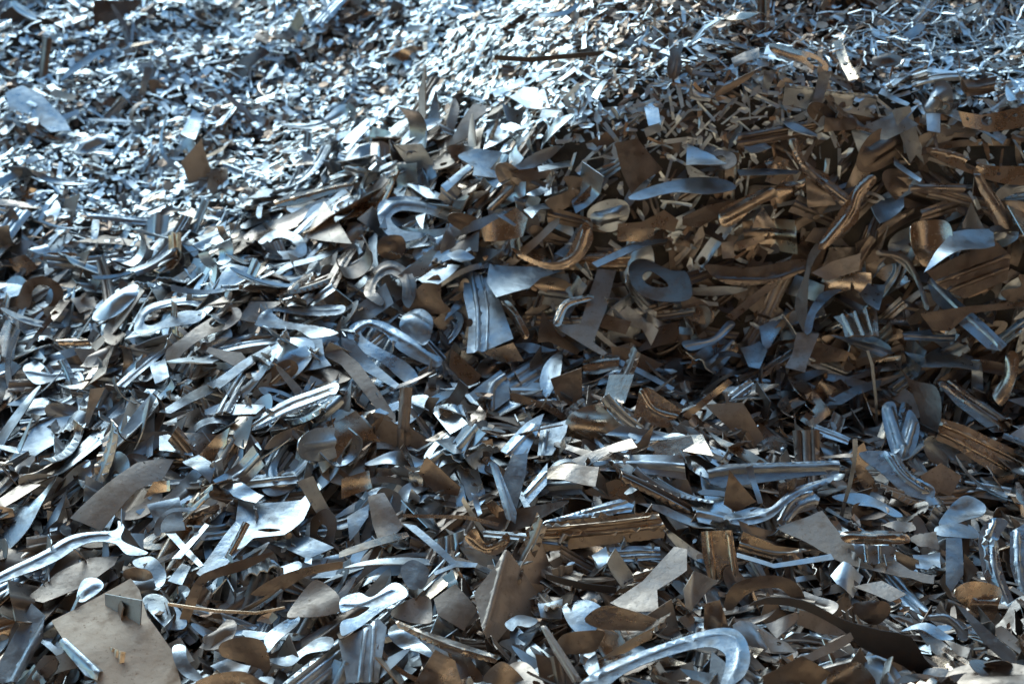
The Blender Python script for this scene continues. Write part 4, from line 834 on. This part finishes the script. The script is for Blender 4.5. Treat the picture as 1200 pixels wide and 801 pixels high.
for i in range(4): r = U(.007, .012); add('disc', [(r*math.cos(t), r*math.sin(t)) for t in np.arange(0, 6.2, .7)])
def chips(name, n, material, want, tilt, lab, zoff=(-.02, .03), sc=(.8, 1.7)):
    items = []; tries = 0
    while len(items) < n and tries < n * 12:
        tries += 1
        x, y = rand_xy(2.2, 7.4)
        wgt = want(x, y)
        if random.random() > wgt[0]: continue
        pi = wgt[1](); s = U(*sc) * (1 + .08 * max(0, y - 4))
        items.append((pi, Matrix.LocRotScale(Vector((x, y, hz(x, y) + U(*zoff))), orient(x, y, tilt, U(0, 6.28)), Vector((s, s, s)))))
    merged(name, CH, items, material, kind='stuff', label=lab, cat='shredded metal')
def pk(**w):
    ks = list(w); ws = list(w.values())
    return lambda: random.choice(CI[random.choices(ks, ws)[0]])
pick_left = pk(rect=9, jag=7, needle=2, long=3, disc=.3); pick_right = pk(rect=2, jag=4, needle=9, long=5, disc=.5)
def w_bright(x, y):
    u = chipzone(x, y); b = brownpatch(x, y)
    return u * (1 - .75*b) + .014, (pkj if x > .1 and y < 3.8 else pick_right if (x > .45) else pick_left)
pkb = pk(disc=5, jag=7, needle=.4, rect=2); pkj = pk(jag=5, rect=1, long=2)
def w_brown(x, y):
    u = chipzone(x, y); b = brownpatch(x, y)
    return u * (b * .9 + .12) + .022, (pkj if y < 3.8 else pkb)
def w_wire(x, y):
    return (chipzone(x, y) * float(sstep(.1, .6, x)) * float(sstep(3.66, 3.86, y)) * (1 - .6*brownpatch(x, y)), pk(needle=3, long=1.5, wire=7))
def brownpatch(x, y):
    g = lambda cx, cy, sx, sy: math.exp(-(((x-cx)/sx)**2 + ((y-cy)/sy)**2))
    return min(1, 1.1*g(.66, 4.0, .42, .26) + .8*g(.35, 4.4, .22, .3) + .8*g(-.55, 4.75, .12, .35) + .7*g(.95, 4.45, .2, .12)+ .7*g(.95, 4.15, .35, .12) + .6*g(1.75, 4.3, .25, .2) + .5*g(-.9, 4.25, .2, .12) + .9*g(-1.7, 5.4, .6, .25) + .5*g(-1.5, 3.75, .4, .1))  # brown chips also put shade into the mound's hollows, underside and upper left corner
chips('bright_chips', 60000, 'chip', w_bright, .18, 'drift of tiny bright silver metal chips covering the upper slope', sc=(.7, 1.6))
chips('brown_chips', 17000, 'chipb', w_brown, .6, 'patches of tiny brown metal discs and chips among the silver ones')
chips('wiry_shavings', 13000, 'chip', w_wire, .85, 'tangle of thin wiry silver shavings on the upper right mound', zoff=(.0, .07), sc=(.7, 1.3))
# ------------------------------------------------------------------ the pieces on top, each an object of its own
KW = {'flat_offcut': 'offcut', 'ribbed_strip': 'ribbed strip', 'narrow_strip': 'strip', 'hooked_blank': 'curved blank', 'bent_bracket': 'bracket',
      'pressed_tab': 'pressed tab', 'curled_strip': 'curl', 'pointed_sliver': 'sliver', 'punched_strip': 'punched strip', 'metal_chip': 'chip'}
NEAR_L = globals().get('NEAR_L', [])   # landmark centres in world space with radius
def blocked(p, s):
    """keep scattered pieces from burying the named ones: would it cover one as seen from the heap's open side"""
    a, b, z = project(p)
    for (u, v, r, _l) in LMK:
        if abs(a-u) < r[0] and abs(b-v) < r[1]: return True
    return False
FLAKE = []
order = [k for k, (f, nv, c) in KINDS.items() for _ in range(int(c * 1.25))]
random.shuffle(order)
for kn in order:
    for _ in range(30):
        x, y = rand_xy(1.55, 5.6, .12)
        if random.random() < chipzone(x, y) * (.9 if x < -.5 else .95): continue
        break
    z = hz(x, y) + U(-.005, .045)
    foot = y < 2.55
    if blocked((x, y, z), 1): z -= .045
    yaw = slope_yaw(x, y) + random.gauss(0, .5) + random.choice((0, math.pi))
    s = U(.85, 1.5)
    if kn == 'punched_strip' and (x < .5): x = U(.5, 2.0); y = U(3.2, 3.8); z = hz(x, y) + .02
    me = random.choice(PROTO[kn])
    if x < .0 and me.materials[0] in (M['brown'], M['gold']) and random.random() < .6: me = random.choice(PROTO[kn])
    if foot and me.materials[0] in (M['bright'], M['steel']) and random.random() < .45: me = random.choice(PROTO[kn])
    if x < .1: s *= 1.25
    if chipzone(x, y) > .6: s *= .7; z += .02
    o = put(kn, me, (x, y, z), orient(x, y, .36 if x < .1 else .5, yaw)); o.scale = (s, s * U(.7, 1.05), s)
    SC.append((kn, o))

# big loose flakes on the chip slope, each one countable
for i in range(700):
    for _ in range(60):
        x, y = rand_xy(3.3, 6.2, .05)
        if random.random() < chipzone(x, y) * (1 - .8*brownpatch(x, y)): break
    z = hz(x, y) + U(.03, .05); s = U(.9, 1.9)
    if not FLAKE:
        for k in range(14):
            L = U(.02, .05); W = U(.010, .022)
            FLAKE.append(sheet('metal_chip', [(-L/2, -W/2), (L/2, -W/2*U(.5, 1)), (L/2*U(.8, 1.1), W/2), (-L/2*U(.7, 1), W/2*U(.7, 1))], wave=.0006, curl=U(-6, 6), res=.008, thick=.0014, material='gold' if k == 5 else 'bright'))
    o = put('metal_chip', random.choice(FLAKE), (x, y, z), orient(x, y, .16, U(0, 6.28))); o.scale = (s, s, 1)
    SC.append(('metal_chip', o))


# ------------------------------------------------------------------ clear what buries the named pieces, see what shows
BW, BH = 400, 267
_VC = {}
def splat(o, fine=False):
    me = o.data; key = me.name
    if key not in _VC:
        v = np.empty(len(me.vertices)*3); me.vertices.foreach_get('co', v); v = v.reshape(-1, 3)
        e = np.empty(len(me.edges)*2, int); me.edges.foreach_get('vertices', e); e = e.reshape(-1, 2)
        _VC[key] = np.vstack([v, (v[e[:, 0]] + v[e[:, 1]]) * .5])
        if len(v) < 3000: _VC[key] = np.vstack([_VC[key], v[e[:, 0]]*.25 + v[e[:, 1]]*.75, v[e[:, 0]]*.75 + v[e[:, 1]]*.25])
    m3 = np.array(Matrix.LocRotScale(o.location, o.rotation_quaternion if o.rotation_mode == 'QUATERNION' else o.rotation_euler, o.scale))
    w = _VC[key] @ m3[:3, :3].T + m3[:3, 3] - np.array(CAM)
    z = w @ np.array(FWD); u = 600 + FPX * (w @ np.array(RGT)) / z; v = 400.5 - FPX * (w @ np.array(UPV)) / z
    a = (u / 3).astype(int); b = (v / 3).astype(int); ok = (z > .3) & (a >= 0) & (a < BW) & (b >= 0) & (b < BH)
    return (b * BW + a)[ok], z[ok]
STUFF = [bpy.data.objects['packed_scrap'], bpy.data.objects['packed_pale_scrap'], bpy.data.objects['wiry_shavings'], bpy.data.objects['bright_chips'], bpy.data.objects['brown_chips']]
SP = {o.name: splat(o) for o in NAMED + [o for _, o in SC] + STUFF}
def winners(names):
    names = list(names); C = np.concatenate([SP[n][0] for n in names]); Z = np.concatenate([SP[n][1] for n in names])
    I = np.concatenate([np.full(len(SP[n][0]), k) for k, n in enumerate(names)])
    od = np.lexsort((Z, C)); C = C[od]; I = I[od]; first = np.concatenate([[True], C[1:] != C[:-1]])
    W = np.full(BW * BH, -1); W[C[first]] = I[first]; return W, names
scn = {o.name: o for _, o in SC}; alive = set(SP)
CY, CX = np.divmod(np.arange(BW * BH), BW); CP = np.column_stack([CX * 3 + 1.5, CY * 3 + 1.5])
PC = []
for px in PIX:
    A = np.array(px); lo = A.min(0); hi = A.max(0)
    m = np.where((CP[:, 0] > lo[0]) & (CP[:, 0] < hi[0]) & (CP[:, 1] > lo[1]) & (CP[:, 1] < hi[1]))[0]
    PC.append(m[inside(A, CP[m])] if len(m) else m)
for rnd_ in range(6):
    W, nm = winners(sorted(alive)); kill = set()
    for o_, m in zip(NAMED, PC):
        if not len(m): continue
        lim_ = .16 if 'tan plate' in o_['label'] else .05
        ids, cn = np.unique(W[m], return_counts=True)
        for k, n in zip(ids, cn):
            if k >= 0 and nm[k] in scn and n > max(2, lim_ * len(m)): kill.add(nm[k])
    print('cleared', len(kill))
    if not kill: break
    for h in kill:
        bpy.data.objects.remove(scn.pop(h)); alive.discard(h)
W, nm = winners(sorted(alive))
cnt = np.bincount(W[W >= 0], minlength=len(nm)); VIS = {n: int(c) for n, c in zip(nm, cnt)}
for o, m in zip(NAMED, PC):
    if len(m) and VIS[o.name] < .4 * len(m): print('HIDDEN %.2f' % (VIS[o.name] / len(m)), o['label'])
# the 300 of each kind that show largest stay objects; the buried and the outlying ones become one bulk
NK = {}
for o in NAMED: NK[o.name.split('.')[0]] = NK.get(o.name.split('.')[0], 0) + 1
bulk = []; byk = {}
for h, o in scn.items(): byk.setdefault(h.split('.')[0], []).append(h)
keep = []
for k, hs in byk.items():
    hs.sort(key=lambda h: -VIS.get(h, 0)); lim = 298 - NK.get(k, 0)
    ok = [h for h in hs if VIS.get(h, 0) >= 2][:lim]; keep += ok; s_ = set(ok); bulk += [h for h in hs if h not in s_]
    print(k, 'kept', len(ok), 'of', len(hs), 'named', NK.get(k, 0), 'vis', VIS[ok[-1]] if ok else 0)
pm = sorted({scn[h].data.name for h in bulk}); pl = [bpy.data.meshes[n] for n in pm]
items = [(pm.index(scn[h].data.name), Matrix.LocRotScale(scn[h].location, scn[h].rotation_quaternion, scn[h].scale)) for h in bulk]
for h in bulk: bpy.data.objects.remove(scn.pop(h))
merged('buried_offcuts', pl, items, None, kind='stuff', label='half buried mixed steel offcuts filling the heap between the larger pieces', cat='scrap', smooth=True)

# ------------------------------------------------------------------ labels that single each piece out
COLW = {'steel': 'grey', 'bright': 'pale shiny', 'brown': 'brown', 'gold': 'bronze', 'matte': 'dull tan', 'dark': 'dark'}
MW = {M[k].name: v for k, v in COLW.items()}
KWD = {'flat_offcut': 'flat offcut', 'ribbed_strip': 'ribbed strip', 'narrow_strip': 'narrow strip', 'hooked_blank': 'curvy blank', 'bent_bracket': 'bent bracket',
       'pressed_tab': 'domed tab', 'curled_strip': 'curled strip', 'pointed_sliver': 'pointed sliver', 'punched_strip': 'punched strip', 'metal_chip': 'loose chip'}
GRP = {'flat_offcut': 'flat sheet offcuts strewn over the heap', 'ribbed_strip': 'ribbed strips strewn over the heap', 'narrow_strip': 'narrow strips strewn over the heap', 'hooked_blank': 'curvy pressed blanks strewn over the heap',
       'bent_bracket': 'bent brackets and folded sheets in the heap', 'pressed_tab': 'domed pressed tabs in the heap', 'curled_strip': 'curled strips in the heap', 'pointed_sliver': 'pointed slivers in the heap',
       'punched_strip': 'punched strips with round holes', 'metal_chip': 'bright rectangular chips on the upper slope', 'metal_rod': 'thin rods and wires in the heap', 'dark_bar': 'dark bars on the chip slope'}
import re as _re
short = {}
for o, px, m in zip(NAMED, PIX, PC):
    sp = _re.split(r' (?:in|on|at|near|below|above|under|left|right|beside|between|lying|with|standing|slanting|running|hanging|leaning|rising|sticking|of|behind|along|pressed|filled|opening|across|bent|cut|joining|touching|tucked|pressing|crossing|crossed|forming|hooked|coming|beside|around|inside|over|pointing|arching|where|folded|just|stacked|seen) ', ' ' + o['label'])[0].strip()
    if 2 <= len(sp.split()) <= 5: short.setdefault(sp, []).append((o, px, m))
LM = [(k, np.array(v[0][1]).mean(0)) for k, v in short.items() if len(v) == 1 and len(v[0][2]) > 14 and VIS[v[0][0].name] > .45 * len(v[0][2])]
ORD = ['nearest', 'second', 'third', 'fourth', 'fifth', 'sixth', 'seventh', 'eighth', 'ninth', 'tenth', 'eleventh', 'twelfth', 'thirteenth', 'fourteenth', 'fifteenth', 'sixteenth', 'seventeenth', 'eighteenth', 'nineteenth', 'twentieth']
lab = {}
for h in keep:
    k = nm.index(h); cells = np.where(W == k)[0]; c = CP[cells].mean(0)
    kind = h.split('.')[0]; colr = MW[scn[h].data.materials[0].name]; n = len(cells)
    size = 'large ' if n > 130 else 'small ' if n < 25 else ''
    ds = [(float(np.hypot(*(c - q))), nmn, c - q) for nmn, q in LM]; d, nmn, dv = min(ds, key=lambda t: t[0])
    dr = ('right of' if dv[0] > 0 else 'left of') if abs(dv[0]) > abs(dv[1]) else ('below' if dv[1] > 0 else 'above')
    lab.setdefault((size + colr + ' ' + KWD[kind], dr, nmn), []).append((d, h))
mxo = 0
for (what, dr, nmn), L in lab.items():
    L.sort(); mxo = max(mxo, len(L))
    for i, (d, h) in enumerate(L):
        o = scn[h]; kind = h.split('.')[0]
        w1 = what + ' just' if len(L) == 1 else what + ', ' + (ORD[i] if i < len(ORD) else 'another')
        o['label'] = w1 + ' ' + dr + ' the ' + nmn; o['category'] = CATS[kind]; o['group'] = GRP[kind]
for o in NAMED: o['group'] = GRP[o.name.split('.')[0]]
print('max ordinal', mxo, 'labels', len(lab), 'landmarks', len(LM), 'longest', max(len(scn[h]['label'].split()) for h in keep))
for h in keep[::150]: print('  ', scn[h]['label'])
